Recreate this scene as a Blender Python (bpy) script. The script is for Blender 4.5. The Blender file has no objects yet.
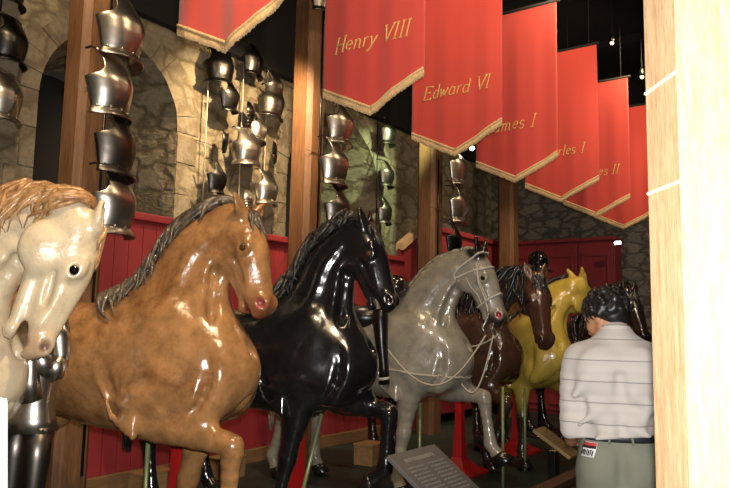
import bpy, bmesh, math, random
import numpy as np
from mathutils import Vector, Matrix
random.seed(7); RNG = np.random.default_rng(7)
PI = math.pi
RESK = 1.25
COL = bpy.context.scene.collection
V3 = lambda *a: np.array(a, float)

# ------------------------------------------------------------------ objects
def tag(o, label=None, cat=None, group=None, kind=None):
    if label: o['label'] = label
    if cat: o['category'] = cat
    if group: o['group'] = group
    if kind: o['kind'] = kind
    return o
def empty(name, loc=(0,0,0), rz=0.0, label=None, cat=None, group=None):
    o = bpy.data.objects.new(name, None); COL.objects.link(o)
    o.location = loc; o.rotation_euler = (0,0,rz); o.empty_display_size = .1
    return tag(o, label, cat, group)
def link(name, me, mat, parent=None, smooth=True):
    if mat is not None: me.materials.append(mat)
    if smooth:
        me.polygons.foreach_set('use_smooth', np.ones(len(me.polygons), bool))
    o = bpy.data.objects.new(name, me); COL.objects.link(o)
    if parent is not None: o.parent = parent
    return o
def mesh_from(name, verts, faces):
    me = bpy.data.meshes.new(name)
    me.from_pydata([tuple(v) for v in verts], [], [tuple(f) for f in faces]); me.update()
    return me
def mesh_quads(name, verts, quads):
    me = bpy.data.meshes.new(name)
    n = len(verts); q = len(quads)
    me.vertices.add(n); me.vertices.foreach_set('co', np.asarray(verts, np.float32).ravel())
    me.loops.add(q*4); me.loops.foreach_set('vertex_index', np.asarray(quads, np.int32).ravel())
    me.polygons.add(q); me.polygons.foreach_set('loop_start', np.arange(0, q*4, 4, dtype=np.int32))
    me.update(calc_edges=True); me.validate()
    return me

class MB:
    """collects shapes into one mesh"""
    def __init__(s): s.v = []; s.f = []
    def add(s, v, f):
        b = len(s.v); s.v += [tuple(x) for x in v]; s.f += [tuple(i+b for i in q) for q in f]; return s
    def box(s, c, d, rz=0.0, ch=0.0, M=None):
        hx, hy, hz = d[0]/2, d[1]/2, d[2]/2
        if ch <= 0:
            v = [(x,y,z) for x in (-hx,hx) for y in (-hy,hy) for z in (-hz,hz)]
            f = [(0,1,3,2),(4,6,7,5),(0,4,5,1),(2,3,7,6),(0,2,6,4),(1,5,7,3)]
        else:
            bm = bmesh.new(); bmesh.ops.create_cube(bm, size=1)
            for w in bm.verts: w.co = (w.co.x*d[0], w.co.y*d[1], w.co.z*d[2])
            bmesh.ops.bevel(bm, geom=bm.edges[:], offset=ch, segments=2, affect='EDGES', profile=.6)
            bm.verts.ensure_lookup_table()
            v = [tuple(w.co) for w in bm.verts]; f = [tuple(w.index for w in p.verts) for p in bm.faces]; bm.free()
        R = Matrix.Rotation(rz, 3, 'Z') if M is None else M
        return s.add([R @ Vector(p) + Vector(c) for p in v], f)
    def tube(s, pts, r, n=8, cap=True, flat=None):
        pts = [np.asarray(p, float) for p in pts]; m = len(pts)
        rr = r if hasattr(r, '__len__') else [r]*m
        t0 = pts[1]-pts[0]; t0 /= np.linalg.norm(t0)+1e-12
        a = V3(0,0,1) if abs(t0[2]) < .9 else V3(1,0,0)
        if flat is not None: a = np.asarray(flat, float)
        vs = []
        for i in range(m):
            t = pts[min(i+1,m-1)]-pts[max(i-1,0)]; t /= np.linalg.norm(t)+1e-12
            a = a-t*(a@t); a /= np.linalg.norm(a)+1e-12; b = np.cross(t, a)
            k = 1.0 if flat is None else .55
            for j in range(n):
                th = 2*PI*j/n
                vs.append(pts[i]+rr[i]*(k*math.cos(th)*a+math.sin(th)*b))
        fs = [(i*n+j, i*n+(j+1)%n, (i+1)*n+(j+1)%n, (i+1)*n+j) for i in range(m-1) for j in range(n)]
        if cap: fs += [tuple(range(n-1,-1,-1)), tuple((m-1)*n+j for j in range(n))]
        return s.add(vs, fs)
    def lathe(s, prof, c=(0,0,0), n=24, M=None, cap=True):
        R = M if M is not None else Matrix.Identity(3)
        vs = [R @ Vector((r*math.cos(2*PI*j/n), r*math.sin(2*PI*j/n), z)) + Vector(c) for r, z in prof for j in range(n)]
        m = len(prof)
        fs = [(i*n+j, i*n+(j+1)%n, (i+1)*n+(j+1)%n, (i+1)*n+j) for i in range(m-1) for j in range(n)]
        if cap: fs += [tuple(range(n-1,-1,-1)), tuple((m-1)*n+j for j in range(n))]
        return s.add(vs, fs)
    def sphere(s, c, r, n=14, M=None):
        r = r if hasattr(r, '__len__') else (r,r,r)
        prof = [(max(math.sin(PI*i/n),1e-4), -math.cos(PI*i/n)) for i in range(n+1)]
        R = M if M is not None else Matrix.Identity(3)
        k = 2*n
        vs = [R @ Vector((q*math.cos(2*PI*j/k)*r[0], q*math.sin(2*PI*j/k)*r[1], z*r[2])) + Vector(c) for q, z in prof for j in range(k)]
        fs = [(i*k+j, i*k+(j+1)%k, (i+1)*k+(j+1)%k, (i+1)*k+j) for i in range(n) for j in range(k)]
        return s.add(vs, fs)
    def prism(s, poly, axis, lo, hi):
        """poly in the two other axes, extruded along axis"""
        def p3(a, b, t): return {'x':(t,a,b),'y':(a,t,b),'z':(a,b,t)}[axis]
        n = len(poly)
        v = [p3(a,b,lo) for a,b in poly]+[p3(a,b,hi) for a,b in poly]
        f = [tuple(range(n-1,-1,-1)), tuple(range(n,2*n))]+[(i,(i+1)%n,n+(i+1)%n,n+i) for i in range(n)]
        return s.add(v, f)
    def build(s, name, mat, parent=None, smooth=False):
        me = mesh_from(name, s.v, s.f)
        bm = bmesh.new(); bm.from_mesh(me); bmesh.ops.recalc_face_normals(bm, faces=bm.faces[:]); bm.to_mesh(me); bm.free()
        return link(name, me, mat, parent, smooth)
def rotm(rx=0, ry=0, rz=0):
    return Matrix.Rotation(rz,3,'Z') @ Matrix.Rotation(ry,3,'Y') @ Matrix.Rotation(rx,3,'X')

# ------------------------------------------------------------------ materials
MATS = {}
def lin(c):
    return tuple(((x/12.92) if x <= .04045 else ((x+.055)/1.055)**2.4) for x in c)
def hexc(h): return lin([int(h[i:i+2],16)/255 for i in (0,2,4)])
class NT:
    def __init__(s, name):
        s.m = bpy.data.materials.new(name); s.m.use_nodes = True
        s.t = s.m.node_tree; s.b = s.t.nodes['Principled BSDF']; MATS[name] = s.m
    def n(s, typ, **kw):
        x = s.t.nodes.new(typ)
        for k, v in kw.items():
            if k in x.inputs.keys() and not hasattr(x, k): x.inputs[k].default_value = v
            else: setattr(x, k, v)
        return x
    def l(s, a, b): s.t.links.new(a, b)
    def coord(s, scale=(1,1,1), out='Object', rot=(0,0,0)):
        tc = s.n('ShaderNodeTexCoord'); mp = s.n('ShaderNodeMapping')
        mp.inputs['Scale'].default_value = scale; mp.inputs['Rotation'].default_value = rot
        s.l(tc.outputs[out], mp.inputs[0]); return mp.outputs[0]
    def noise(s, vec, scale, detail=5, rough=.6, dist=0):
        x = s.n('ShaderNodeTexNoise'); x.inputs['Scale'].default_value = scale; x.inputs['Detail'].default_value = detail
        x.inputs['Roughness'].default_value = rough; x.inputs['Distortion'].default_value = dist
        s.l(vec, x.inputs['Vector']); return x.outputs['Fac']
    def ramp(s, fac, stops):
        r = s.n('ShaderNodeValToRGB'); e = r.color_ramp.elements
        while len(e) < len(stops): e.new(.5)
        for i, (p, c) in enumerate(stops): e[i].position = p; e[i].color = (*c, 1)
        s.l(fac, r.inputs[0]); return r.outputs[0]
    def mix(s, fac, a, b, mode='MIX'):
        m = s.n('ShaderNodeMix', data_type='RGBA', blend_type=mode)
        for v, k in ((fac,0),(a,6),(b,7)):
            if hasattr(v, 'is_output'): s.l(v, m.inputs[k])
            elif k == 0: m.inputs[0].default_value = v
            else: m.inputs[k].default_value = (*v, 1)
        return m.outputs[2]
    def bump(s, h, strength=.3, dist=.01):
        b = s.n('ShaderNodeBump'); b.inputs['Strength'].default_value = strength; b.inputs['Distance'].default_value = dist
        s.l(h, b.inputs['Height']); s.l(b.outputs[0], s.b.inputs['Normal'])
    def base(s, c):
        if hasattr(c, 'is_output'): s.l(c, s.b.inputs['Base Color'])
        else: s.b.inputs['Base Color'].default_value = (*c, 1)
    def set(s, **kw):
        for k, v in kw.items(): s.b.inputs[k.replace('_',' ')].default_value = v
        return s
def simple(name, c, rough=.6, metal=0.0, noise=.12, scale=20, bump=0.0, coat=0.0):
    t = NT(name); v = t.coord()
    f = t.noise(v, scale)
    lo = tuple(x*(1-noise) for x in c); hi = tuple(min(x*(1+noise),1) for x in c)
    t.base(t.ramp(f, [(.3,lo),(.7,hi)])); t.set(Roughness=rough, Metallic=metal, Coat_Weight=coat)
    if bump: t.bump(f, bump, .005)
    return t.m
def wood(name, c1, c2, axis='z', rough=.55, scale=1.0, bump=.25, coat=0.0):
    t = NT(name)
    sc = {'z':(9,9,.7),'x':(.7,9,9),'y':(9,.7,9)}[axis]
    v = t.coord(tuple(k*scale for k in sc))
    f = t.noise(v, 3.0, 8, .65, .8); g = t.noise(v, 14, 4, .7)
    c = t.ramp(f, [(.28,c1),(.5,tuple((a+b)/2 for a,b in zip(c1,c2))),(.72,c2)])
    c = t.mix(.35, c, t.ramp(g, [(.3,tuple(x*.55 for x in c1)),(.6,c2)]))
    t.base(c); t.set(Roughness=rough, Coat_Weight=coat); t.bump(g, bump, .004)
    return t.m
def metal(name, c, rough=.25, spots=.5, scale=14):
    t = NT(name); v = t.coord()
    f = t.noise(v, scale, 6, .7)
    t.base(t.ramp(f, [(.3,tuple(x*(1-spots) for x in c)),(.65,c)]))
    r = t.n('ShaderNodeMapRange'); t.l(f, r.inputs[0]); r.inputs[3].default_value = rough*1.6; r.inputs[4].default_value = rough*.7
    t.l(r.outputs[0], t.b.inputs['Roughness']); t.set(Metallic=1.0)
    t.bump(f, .06, .004)
    return t.m
def coat_mat(name, mottling=.25, scale=9, rough=.22, dark=None, dscale=3.0, dstr=0.0, coat=.6, bk=.25):
    """painted, varnished carved wood: pigment from the Col attribute, worn and mottled"""
    t = NT(name); v = t.coord()
    a = t.n('ShaderNodeVertexColor', layer_name='Col').outputs[0]
    f = t.noise(v, scale, 7, .65)
    c = t.mix(1.0, a, t.ramp(f, [(.3,(1-mottling,)*3),(.7,(1+mottling*.3,)*3)]), 'MULTIPLY')
    if dark:
        g = t.noise(v, dscale, 8, .75, .4)
        m = t.n('ShaderNodeMapRange'); t.l(g, m.inputs[0]); m.inputs[1].default_value = .5; m.inputs[2].default_value = .68; m.inputs[4].default_value = dstr
        c = t.mix(m.outputs[0], c, dark)
    t.base(c); t.set(Roughness=rough, Coat_Weight=coat, Coat_Roughness=.12)
    b1 = t.n('ShaderNodeMath', operation='MULTIPLY_ADD'); t.l(t.noise(v, 7, 3, .5, .6), b1.inputs[0]); b1.inputs[1].default_value = 3.0; t.l(t.noise(v, 40, 5, .6), b1.inputs[2])
    t.bump(b1.outputs[0], bk, .010)
    return t.m

# ------------------------------------------------------------------ implicit solids
def nrm(a): a = np.asarray(a, float); return a/(np.linalg.norm(a)+1e-12)
class Seg:
    """tapered segment with elliptical section: w along lat, h along dir x lat"""
    def __init__(s, a, b, ra, rb, lat=(0,1,0), k=0.0, sub=False):
        s.a = np.asarray(a,float); s.b = np.asarray(b,float)
        ra = ra if hasattr(ra,'__len__') else (ra,ra); rb = rb if hasattr(rb,'__len__') else (rb,rb)
        s.ra = ra; s.rb = rb; d = s.b-s.a; s.L = np.linalg.norm(d)+1e-9; s.d = d/s.L
        l = np.asarray(lat,float); l = l-s.d*(l@s.d)
        if np.linalg.norm(l) < 1e-4: l = np.cross(s.d, V3(.3,.5,.8))
        s.l = nrm(l); s.u = np.cross(s.d, s.l); s.k = k; s.sub = sub
        m = max(*ra,*rb); s.lo = np.minimum(s.a,s.b)-m; s.hi = np.maximum(s.a,s.b)+m
    def __call__(s, P):
        p = P-s.a; x = p@s.d; t = np.clip(x/s.L,0,1)
        w = s.ra[0]+(s.rb[0]-s.ra[0])*t; h = s.ra[1]+(s.rb[1]-s.ra[1])*t
        ax = x-t*s.L; m = np.minimum(w,h)
        A = (p@s.l); B = (p@s.u)
        k0 = np.sqrt((A/w)**2+(B/h)**2+(ax/m)**2); k1 = np.sqrt((A/w**2)**2+(B/h**2)**2+(ax/m**2)**2)
        return np.where(k1 < 1e-6, -m, k0*(k0-1)/np.maximum(k1,1e-6))
class Ell:
    def __init__(s, c, r, R=None, k=0.0, sub=False):
        s.c = np.asarray(c,float); s.r = np.asarray(r,float); s.R = np.eye(3) if R is None else np.asarray(R,float)
        s.k = k; s.sub = sub; e = np.sqrt(((s.R*s.r)**2).sum(1)); s.lo = s.c-e; s.hi = s.c+e
    def __call__(s, P):
        q = (P-s.c)@s.R
        k0 = np.sqrt(((q/s.r)**2).sum(-1)); k1 = np.sqrt(((q/s.r**2)**2).sum(-1))
        return np.where(k1 < 1e-6, -s.r.min(), k0*(k0-1)/np.maximum(k1,1e-6))
class Chain:
    def __init__(s, segs, k=0.0, sub=False, ki=.012):
        s.segs = segs; s.k = k; s.sub = sub; s.ki = ki
        s.lo = np.min([g.lo for g in segs],0); s.hi = np.max([g.hi for g in segs],0)
    def __call__(s, P):
        d = None
        for g in s.segs:
            e = g(P); d = e if d is None else smin(d, e, s.ki)
        return d
def smin(a, b, k):
    if k <= 0: return np.minimum(a,b)
    h = np.maximum(k-np.abs(a-b),0)/k
    return np.minimum(a,b)-h*h*k*.25
def smooth_chain(pts, radii, lat=(0,1,0), n=4, k=0.0, ki=.012):
    """Catmull-Rom through points; radii (w,h) or scalars"""
    P = np.asarray(pts,float); Rr = np.asarray([r if hasattr(r,'__len__') else (r,r) for r in radii],float)
    Q = np.hstack([P,Rr]); m = len(Q); out = []
    for i in range(m-1):
        p0 = Q[max(i-1,0)]; p1 = Q[i]; p2 = Q[i+1]; p3 = Q[min(i+2,m-1)]
        for j in range(n):
            t = j/n
            out.append(.5*((2*p1)+(-p0+p2)*t+(2*p0-5*p1+4*p2-p3)*t*t+(-p0+3*p1-3*p2+p3)*t**3))
    out.append(Q[-1]); out = np.array(out)
    lats = lat if isinstance(lat, list) else None
    segs = [Seg(out[i,:3],out[i+1,:3],tuple(out[i,3:]),tuple(out[i+1,3:]),lat) for i in range(len(out)-1)]
    c = Chain(segs, k, False, ki); c.pts = out
    return c
class Solid:
    def __init__(s): s.p = []
    def add(s, *ps): s.p += ps; return s
    def ev(s, P):
        sh = P.shape[:-1]; Q = P.reshape(-1,3); d = np.full(len(Q), 1.0)
        for g in s.p:
            pad = g.k+.03
            m = np.all((Q > g.lo-pad)&(Q < g.hi+pad), axis=1)
            if not m.any(): continue
            e = g(Q[m])
            d[m] = -smin(-d[m], e, g.k) if g.sub else smin(d[m], e, g.k)
        return d.reshape(sh)
    def grad(s, P, h=.003):
        d0 = s.ev(P)
        return np.stack([(s.ev(P+h*e)-d0)/h for e in np.eye(3)],-1)
    def project(s, P, off=0.0, it=2):
        for _ in range(it):
            d = s.ev(P)-off; g = s.grad(P); gg = (g*g).sum(-1)
            st = np.clip(d/np.maximum(gg,.3), -.04, .04)
            P = P-g*st[...,None]
        return P
    def mesh(s, res):
        lo = np.min([g.lo for g in s.p if not g.sub],0)-.06; hi = np.max([g.hi for g in s.p if not g.sub],0)+.06
        ax = [np.arange(lo[i],hi[i]+res,res) for i in range(3)]
        N = [len(a) for a in ax]; D = np.full(N, 1.0)
        for g in s.p:
            pad = g.k+2.5*res
            i0 = [max(int((g.lo[i]-pad-lo[i])/res),0) for i in range(3)]; i1 = [min(int((g.hi[i]+pad-lo[i])/res)+2,N[i]) for i in range(3)]
            if any(i1[i] <= i0[i] for i in range(3)): continue
            sl = tuple(slice(a,b) for a,b in zip(i0,i1))
            G = np.stack(np.meshgrid(*[ax[i][i0[i]:i1[i]] for i in range(3)], indexing='ij'),-1)
            e = g(G.reshape(-1,3)).reshape(G.shape[:-1])
            D[sl] = -smin(-D[sl], e, g.k) if g.sub else smin(D[sl], e, g.k)
        return nets(D, lo, res)
def nets(D, lo, res):
    I = D < 0
    c = np.zeros([n-1 for n in D.shape], np.int8)
    for a in (0,1):
        for b in (0,1):
            for e in (0,1): c += I[a:I.shape[0]-1+a, b:I.shape[1]-1+b, e:I.shape[2]-1+e]
    act = (c > 0)&(c < 8); idx = np.full(c.shape, -1, np.int32); ijk = np.argwhere(act); idx[act] = np.arange(len(ijk))
    acc = np.zeros((len(ijk),3)); cnt = np.zeros(len(ijk))
    for axis in range(3):
        o = [q for q in range(3) if q != axis]
        for a in (0,1):
            for b in (0,1):
                p = ijk.copy(); p[:,o[0]] += a; p[:,o[1]] += b; q = p.copy(); q[:,axis] += 1
                d0 = D[tuple(p.T)]; d1 = D[tuple(q.T)]; m = (d0 < 0) != (d1 < 0)
                t = d0[m]/(d0[m]-d1[m]); pos = p[m].astype(float); pos[:,axis] += t
                acc[m] += pos; cnt[m] += 1
    V = lo+res*acc/cnt[:,None]
    F = []
    for axis in range(3):
        o1, o2 = (axis+1)%3, (axis+2)%3
        sl0 = [slice(None)]*3; sl1 = [slice(None)]*3; sl0[axis] = slice(0,-1); sl1[axis] = slice(1,None)
        A = I[tuple(sl0)]; B = I[tuple(sl1)]
        e = np.argwhere(A != B)
        ok = (e[:,o1] > 0)&(e[:,o2] > 0)&(e[:,o1] < D.shape[o1]-1)&(e[:,o2] < D.shape[o2]-1); e = e[ok]
        ins = A[tuple(e.T)]
        def g(d1,d2):
            q = e.copy(); q[:,o1] += d1; q[:,o2] += d2; return idx[tuple(q.T)]
        quad = np.stack([g(-1,-1),g(0,-1),g(0,0),g(-1,0)],1)
        quad[~ins] = quad[~ins][:,::-1]; F.append(quad)
    return V, np.vstack(F)
def solid_obj(name, S, res, mat, parent=None, color=None):
    Vv, F = S.mesh(res)
    Vv = S.project(Vv, 0, 1)
    me = mesh_quads(name, Vv, F)
    if color is not None:
        ca = me.color_attributes.new('Col','FLOAT_COLOR','POINT')
        cc = np.ones((len(Vv),4),np.float32); cc[:,:3] = color(np.array(Vv))
        if len(me.vertices) == len(Vv): ca.data.foreach_set('color', cc.ravel())
    return link(name, me, mat, parent, True)
# ------------------------------------------------------------------ horses
def rotv(v, axis, ang):
    return np.array(Matrix.Rotation(ang, 3, Vector(axis)) @ Vector(v))
def head_frame(poll, yaw, pitch, roll=0.0):
    """U runs from poll to muzzle, Vv out of the forehead, W to the horse's left"""
    U = V3(math.cos(pitch)*math.cos(yaw), math.cos(pitch)*math.sin(yaw), -math.sin(pitch))
    W = V3(-math.sin(yaw), math.cos(yaw), 0)
    W = rotv(W, U, roll); Vn = np.cross(U, W)
    return np.asarray(poll,float), U, Vn, W
def add_head(S, fr, k=1.0, mouth=.0, ear=(.35,.2), earlen=.155, hw=1.13):
    O, U, Vn, W = fr
    T = lambda u, v, w=0: O+k*(u*U+hw*(v*Vn+w*W))
    kv = lambda a, b, c: k*V3(a, b*hw, c*hw)
    R = np.stack([U,Vn,W],1)
    st = [(-.05,-.055,.075,.075),(.03,-.025,.082,.095),(.12,-.01,.090,.105),(.21,-.005,.085,.098),(.31,-.020,.078,.092),(.42,-.034,.067,.079),(.53,-.042,.064,.070)]
    S.add(smooth_chain([T(a,b) for a,b,_,_ in st], [(k*hw*w,k*hw*h) for _,_,w,h in st], lat=W, n=3, k=.055))
    for sg in (-1,1):
        S.add(Ell(T(.125,-.118,sg*.044), kv(.125,.110,.044), R, k=.025))
        S.add(Seg(T(.20,.060,sg*.030), T(.46,.024,sg*.026), k*.010, k*.008, k=.03), Seg(T(.30,-.005,sg*.070), T(.47,-.050,sg*.058), k*.004, k*.012, k=.03))
        S.add(Seg(T(.235,-.02,sg*.066), T(.40,-.022,sg*.047), k*.012, k*.008, k=.03))
        S.add(Ell(T(.175,.046,sg*.074), kv(.052,.024,.026), R, k=.02))
        S.add(Ell(T(.199,.018,sg*.100), kv(.034,.022,.014), R, k=.012, sub=True))
        S.add(Ell(T(.215,-.010,sg*.082), kv(.042,.014,.014), R, k=.016))
        S.add(smooth_chain([T(.199+.036*math.cos(t),.018+.024*math.sin(t),sg*(.088-.012*math.cos(t)*0)) for t in np.linspace(0,2*PI,11)],[k*.0075]*11,n=2,k=.010))
        S.add(Ell(T(.548,-.010,sg*.042), kv(.056,.040,.032), R, k=.022))
        S.add(Ell(T(.560,-.004,sg*.074), kv(.036,.022,.026), R, k=.008, sub=True))
        S.add(Ell(T(.30,-.055,sg*.062), kv(.08,.014,.012), R, k=.03, sub=True))
    S.add(Seg(T(.19,-.125-mouth*.15), T(.50,-.100-mouth), (k*.046,k*.042), (k*.040,k*.030), lat=W, k=.035))
    S.add(Ell(T(.515,-.108-mouth), kv(.042,.034,.042), R, k=.02))
    S.add(Ell(T(.588,-.052), kv(.040,.052,.054), R, k=.025))
    S.add(Ell(T(.545,-.084-mouth*.5), kv(.085,.007+mouth*.42,.08), R, k=.012, sub=True))
    fwd, out = ear
    for sg in (-1,1):
        b = T(-.005,.055,sg*.05); d = nrm(-U*.95+Vn*fwd+W*sg*out)
        side = nrm(np.cross(d, Vn))
        S.add(smooth_chain([b, b+d*k*earlen*.45, b+d*k*earlen], [(k*.036,k*.028),(k*.044,k*.026),(k*.008,k*.008)], lat=W, n=3, k=.03))
        fn = nrm(Vn*.8+W*sg*.6-d*((Vn*.8+W*sg*.6)@d))
        S.add(smooth_chain([b+d*k*earlen*.22+fn*k*.030, b+d*k*earlen*.55+fn*k*.028, b+d*k*earlen*.85+fn*k*.014], [k*.012,k*.015,k*.005], n=2, k=.012)); S.p[-1].sub = True
    return T
def leg_front(S, sh, el, kn, fe, co, m=1.0, sg=1):
    sh, el, kn, fe, co = [np.asarray(q,float) for q in (sh,el,kn,fe,co)]
    L = lambda a, b, t: a+(b-a)*t
    pts = [sh, L(sh,el,.55), el, L(el,kn,.35), L(el,kn,.78), kn, L(kn,fe,.2), L(kn,fe,.55), L(kn,fe,.85), fe, L(fe,co,.5), co]
    rad = [(.11,.17),(.115,.165),(.095,.115),(.074,.090),(.052,.060),(.057,.062),(.044,.05),(.036,.042),(.040,.046),(.048,.052),(.038,.042),(.052,.056)]
    S.add(smooth_chain(pts, [(a*m,b*m) for a,b in rad], n=2, k=.085))
def leg_hind(S, hip, st, ho, fe, co, m=1.0):
    hip, st, ho, fe, co = [np.asarray(q,float) for q in (hip,st,ho,fe,co)]
    L = lambda a, b, t: a+(b-a)*t
    pts = [hip, L(hip,st,.5), st, L(st,ho,.4), L(st,ho,.8), ho, L(ho,fe,.22), L(ho,fe,.55), L(ho,fe,.85), fe, L(fe,co,.5), co]
    rad = [(.16,.25),(.15,.24),(.125,.17),(.085,.11),(.052,.068),(.056,.074),(.044,.054),(.038,.044),(.042,.048),(.050,.054),(.040,.044),(.054,.058)]
    S.add(smooth_chain(pts, [(a*m,b*m) for a,b in rad], n=2, k=.09))
    S.add(Seg(ho+nrm(ho-fe)*.03+V3(-.035,0,.03), ho+V3(-.02,0,-.05), .026, .03, k=.03))
def hoof(co, toe, mat, parent):
    """horn ring below the coronet, pointing along toe"""
    co = np.asarray(co,float); d = nrm(toe); lat = V3(0,1,0); lat = nrm(lat-d*(lat@d)); f = np.cross(lat, d)
    if f[0] < 0 and abs(d[2]) > .5: f = -f
    vs = []; fs = []; n = 20; prof = [(0,.050,0),(.012,.057,0),(.085,.070,.03),(.092,.066,.03)]
    for h, r, sh in prof:
        for j in range(n):
            t = 2*PI*j/n; vs.append(co+d*(h-.008)+f*(r*1.12*math.cos(t)+sh)+lat*r*math.sin(t))
    m = len(prof)
    fs = [(i*n+j,i*n+(j+1)%n,(i+1)*n+(j+1)%n,(i+1)*n+j) for i in range(m-1) for j in range(n)]+[tuple(range(n)),tuple((m-1)*n+j for j in range(n))]
    MB().add(vs,fs).build('hoof', mat, parent, True)

def horse(label, group, loc, rz, coat, mane_mat, hoof_mat, res=.012, neck=None, head=None, headk=1.0, mouth=0.0, ear=(.35,.25),
          earlen=.155, hw=1.13, legs=None, colors=(), base=(.5,.5,.5), mane=None, tail=True, eye='eye_dark', scale=1.0, forelock=14, wrinkles=True, chest=.45):
    root = empty('carved_horse', loc, rz, label, 'horse', group); root.scale = (scale,)*3
    S = Solid()
    tr = [(-1.30,1.16,.12,.15),(-1.20,1.20,.22,.25),(-1.0,1.22,.275,.285),(-.75,1.165,.275,.30),(-.45,1.115,.295,.335),(-.15,1.12,.285,.365),(.08,1.12,.26,.345),(.25,1.10,.225,.28),(chest-.10,1.10,.17,.20)]
    S.add(smooth_chain([(x,0,z) for x,z,_,_ in tr], [(w,h) for _,_,w,h in tr], lat=(0,1,0), n=3, k=0))
    # croup, shoulder blades, breast
    for sg in (-1,1):
        S.add(Ell((-1.02,sg*.13,1.24),(.27,.145,.25), k=.10))
        S.add(Ell((.02,sg*.175,1.16),(.17,.095,.28), np.array(Matrix.Rotation(.35,3,'Y')), k=.06))
        S.add(Ell((chest-.09,sg*.110,1.06),(.10,.105,.185), k=.035))
        S.add(Ell((chest-.16,sg*.16,.95),(.10,.08,.12), k=.05))
        if wrinkles:
            for i in range(5):
                S.add(Seg((-.14+.035*i,sg*(.285+.004*i),.86-.02*i),(-.25+.05*i,sg*.27,1.08),.012,.006,k=.03))
    S.add(Seg((chest+.03,0,1.28),(chest-.02,0,.88),.016,.022,k=.05,sub=True))
    for sg in (-1,1):
        # creases round the shoulder, the breast and the forearm
        for pts, r in (([(.33,sg*.235,1.30),(.36,sg*.22,1.14),(.33,sg*.215,.98),(.24,sg*.22,.86)],.016),
                       ([(-.20,sg*.30,1.32),(-.22,sg*.305,1.15),(-.16,sg*.30,1.0),(-.10,sg*.27,.88)],.015),
                       ([(.20,sg*.27,1.34),(.12,sg*.285,1.22),(.06,sg*.28,1.08)],.010),
                       ([(.10,sg*.26,.98),(.0,sg*.27,.92),(-.10,sg*.26,.90)],.012),
                       ([(-.72,sg*.29,1.32),(-.74,sg*.295,1.12),(-.66,sg*.28,.94)],.014)):
            S.add(smooth_chain(pts,[r*.5]+[r]*(len(pts)-2)+[r*.5],n=3,k=.045)); S.p[-1].sub = True
        for z, x in ((1.02,.10),(.97,.06)): S.add(smooth_chain([(x,sg*.27,z),(x-.08,sg*.285,z-.035),(x-.18,sg*.28,z-.03)],[.006,.013,.006],n=3,k=.03))
    # neck
    npts = [V3(*p[:3]) for p in neck]; nrad = [(p[3],p[4]) for p in neck]
    nc = smooth_chain(npts, nrad, n=5, k=.13); S.add(nc)
    if wrinkles:   # muscle ropes along the neck
        for sg in (-1,1):
            a, b = npts[0], npts[-1]
            for q, r in ((.35,.018),(.7,.014)):
                pts = []
                for i, t in enumerate(np.linspace(.12,.8,5)):
                    j = t*(len(nc.pts)-1); p = nc.pts[int(j)]; nx = nc.pts[min(int(j)+1,len(nc.pts)-1)]
                    d = nrm(nx[:3]-p[:3]+1e-9); u = np.cross(d,V3(0,1,0))
                    th = (1-q)*1.9-.5
                    pts.append(p[:3]+V3(0,sg,0)*p[3]*.97*math.cos(th)-u*p[4]*.97*math.sin(th))
                S.add(smooth_chain(pts,[.004,r,r,r,.004],n=2,k=.05))
    for sg in (-1,1):      # grooves beside the windpipe
        gp = []
        for t in (.12,.3,.5,.7,.86):
            j = t*(len(nc.pts)-1); p = nc.pts[int(j)]; nx = nc.pts[min(int(j)+1,len(nc.pts)-1)]
            d = nrm(nx[:3]-p[:3]+1e-9); u = np.cross(d,V3(0,1,0)); gp.append(p[:3]+V3(0,sg,0)*p[3]*.60-u*p[4]*.86)
        S.add(smooth_chain(gp,[.008,.016,.016,.014,.006],n=2,k=.05)); S.p[-1].sub = True
    fr = head_frame(npts[-1], *head)
    T = add_head(S, fr, headk, mouth, ear, earlen, hw)
    O, U, Vn, W = fr
    lg = legs
    for sg, key in ((-1,'FR'),(1,'FL')):
        q = lg[key]; y = sg*.17
        j = [V3(.10,sg*.155,1.05)]+[V3(p[0], (p[1] if len(p) == 3 else y), p[-1]) for p in q]
        leg_front(S, *j[:5])
    for sg, key in ((-1,'HR'),(1,'HL')):
        q = lg[key]; y = sg*.165
        j = [V3(-1.0,sg*.14,1.20)]+[V3(p[0], (p[1] if len(p) == 3 else y), p[-1]) for p in q]
        leg_hind(S, *j[:5])
    bc = np.array(base)
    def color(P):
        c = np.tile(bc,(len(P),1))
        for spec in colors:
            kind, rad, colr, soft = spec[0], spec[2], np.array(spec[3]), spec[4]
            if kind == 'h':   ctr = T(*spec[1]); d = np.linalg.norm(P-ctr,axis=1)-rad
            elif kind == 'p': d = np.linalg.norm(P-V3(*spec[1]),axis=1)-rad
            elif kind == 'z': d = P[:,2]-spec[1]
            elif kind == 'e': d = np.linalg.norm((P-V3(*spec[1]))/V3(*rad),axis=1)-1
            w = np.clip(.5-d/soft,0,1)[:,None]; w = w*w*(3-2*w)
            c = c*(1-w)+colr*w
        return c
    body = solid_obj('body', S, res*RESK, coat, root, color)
    for key in ('FR','FL','HR','HL'):
        sg = -1 if key[1] == 'R' else 1
        fe, co = lg[key][-2], lg[key][-1]
        y = sg*(.17 if key[0] == 'F' else .165)
        g3 = lambda p: V3(p[0], p[1] if len(p) == 3 else y, p[-1])
        hoof(g3(co), g3(co)-g3(fe) if g3(co)[2] > .12 else V3(.35,0,-1), hoof_mat, root)
    for sg in (-1,1):
        MB().sphere(T(.199,.018,sg*.084), .0265*headk, 12).build('eye', MATS[eye], root, True)
    # mane: locks that cling to the neck
    P = nc.pts; n = len(P)
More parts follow.
